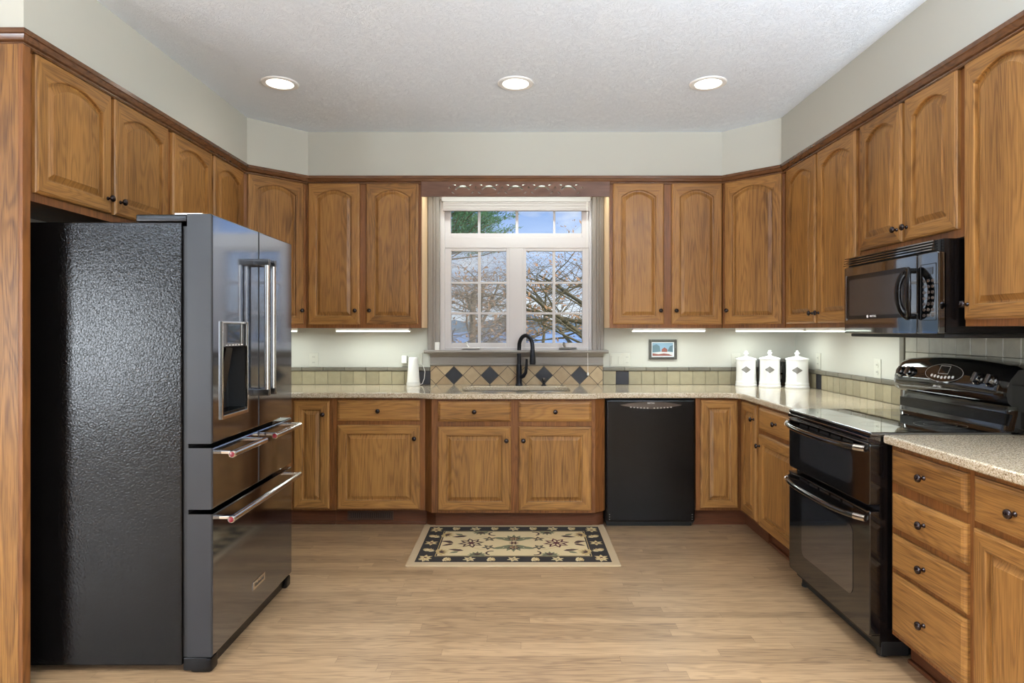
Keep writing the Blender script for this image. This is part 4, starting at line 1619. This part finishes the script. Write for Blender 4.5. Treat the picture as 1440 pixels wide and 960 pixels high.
# ---------------------------------------------------------------- outdoors
struct(MB().box(-60, 5.3, -.6, 60, 70, -.5).build('ground', 'lawn_green', smooth=False))
struct(MB().box(-400, 70.2, -1.0, 400, 700, -.9).build('lake', 'water_blue', smooth=False))
struct(MB().box(-60, 66, -.5, 60, 72, -.25).build('shore', 'shore_white', smooth=False))
b = MB()
hp = [(-500, -2)]
for i in range(41):
    x = -500 + 25 * i
    hp.append((x, 10 + 7 * sin(i * .7) + 5 * sin(i * 1.9 + 1) + random.random() * 3))
hp.append((500, -2))
b.prism(hp, 720, 760, axis='y')
struct(b.build('hills', 'hill_blue', smooth=False))


def bare_tree(label, x, y, seed, hgt, spread, mat, leaves=0, low=.5):
    rnd = random.Random(seed)
    t = thing('bare_tree', label, 'tree', (x, y, -.5), group=None)
    wood_, twig, lf = MB(), MB(), MB()
    tips = []

    def grow(p, d, L, r, lvl):
        k = 4
        pts, rds = [p], [r]
        q = p.copy()
        for i in range(k):
            d = (d + Vector((rnd.uniform(-1, 1), rnd.uniform(-1, 1), rnd.uniform(-.5, .55))) * (.22 if lvl else .06)).normalized()
            q = q + d * (L / k)
            pts.append(q.copy())
            rds.append(r * (1 - .55 * (i + 1) / k))
        (wood_ if lvl < 2 else twig).tube(pts, rds, 7 if lvl < 2 else 4)
        if lvl >= 4:
            tips.append(pts[-1]); tips.append(pts[2])
            return
        nb = (9, 6, 5, 3)[lvl]
        for i in range(nb):
            u = rnd.uniform(.30 if lvl else low, 1)
            idx = min(int(u * k), k - 1)
            base = pts[idx].lerp(pts[idx + 1], u * k - idx)
            az = rnd.uniform(0, 2 * pi)
            side = Vector((cos(az), sin(az), rnd.uniform(-.25, .55)))
            nd = (d * .45 + side * spread).normalized()
            grow(base, nd, L * rnd.uniform(.5, .72), r * (1 - .5 * u) * .55, lvl + 1)

    grow(Vector((0, 0, 0)), Vector((.05, 0, 1)), hgt, .12, 0)
    wood_.build('trunk', mat, t, angle=60)
    twig.build('branches', mat, t, smooth=False)
    if leaves:
        for _ in range(leaves):
            c = rnd.choice(tips) + Vector((rnd.gauss(0, .15), rnd.gauss(0, .15), rnd.gauss(0, .15)))
            a = Vector((rnd.gauss(0, 1), rnd.gauss(0, 1), rnd.gauss(0, 1))).normalized()
            c2 = a.orthogonal().normalized()
            s = rnd.uniform(.03, .06)
            lf.flatpoly([c - a * s, c + c2 * s * .5, c + a * s, c - c2 * s * .5])
        lf.build('dry_leaves', 'dry_leaf', t, smooth=False)
    return t


bare_tree('bare spreading tree behind the right window casement', 1.25, 10.0, 3, 2.4, 1.0, 'bark_olive', 500, .25)
bare_tree('bare tree with tan leaves behind the left window casement', -1.1, 14.0, 11, 2.7, .95, 'bark', 900, .25)
bare_tree('bare twiggy tree showing between the window casements', 1.6, 44.0, 23, 5.5, .9, 'bark_olive', 700, .3)
bare_tree('bare russet tree farther off behind the right casement', 4.4, 27.5, 31, 4.2, .95, 'bark', 1200, .3)
bare_tree('bare tree farther off behind the left casement', -2.2, 33.0, 41, 4.2, .95, 'bark_olive', 900, .3)


def evergreen(label, x, y, hgt, rad, seed):
    rnd = random.Random(seed)
    t = thing('evergreen_tree', label, 'tree', (x, y, -.5))
    MB().tube([(0, 0, 0), (.05, 0, hgt * .5), (0, 0, hgt)], [.2, .13, .02], 8).build('trunk', 'bark', t)
    nd, br = MB(), MB()
    for k in range(190):
        u = rnd.uniform(.45, .99)
        az = rnd.uniform(0, 2 * pi)
        R_ = rad * (1 - u) ** .7 * rnd.uniform(.7, 1.1) + .15
        b0 = Vector((0, 0, hgt * u))
        b1 = b0 + Vector((cos(az) * R_, sin(az) * R_, R_ * rnd.uniform(.05, .5)))
        br.tube([b0, b0.lerp(b1, .5) - Vector((0, 0, .05 * R_)), b1], [.03, .02, .006], 4)
        for _ in range(int(90 * R_) + 14):
            v = rnd.uniform(.25, 1.02)
            c = b0.lerp(b1, v) + Vector((rnd.gauss(0, .09), rnd.gauss(0, .09), rnd.gauss(0, .06)))
            dd = ((b1 - b0).normalized() + Vector((rnd.gauss(0, .6), rnd.gauss(0, .6), rnd.gauss(.2, .5)))).normalized()
            w = dd.orthogonal().normalized() * rnd.uniform(.012, .022)
            Ln = rnd.uniform(.10, .2)
            nd.flatpoly([c - w, c + dd * Ln, c + w])
    br.build('branches', 'bark', t, smooth=False)
    nd.build('needle_foliage', 'needle', t, smooth=False)


evergreen('green pine tree showing in the left panes of the transom', -2.55, 21.5, 9.2, 3.7, 5)
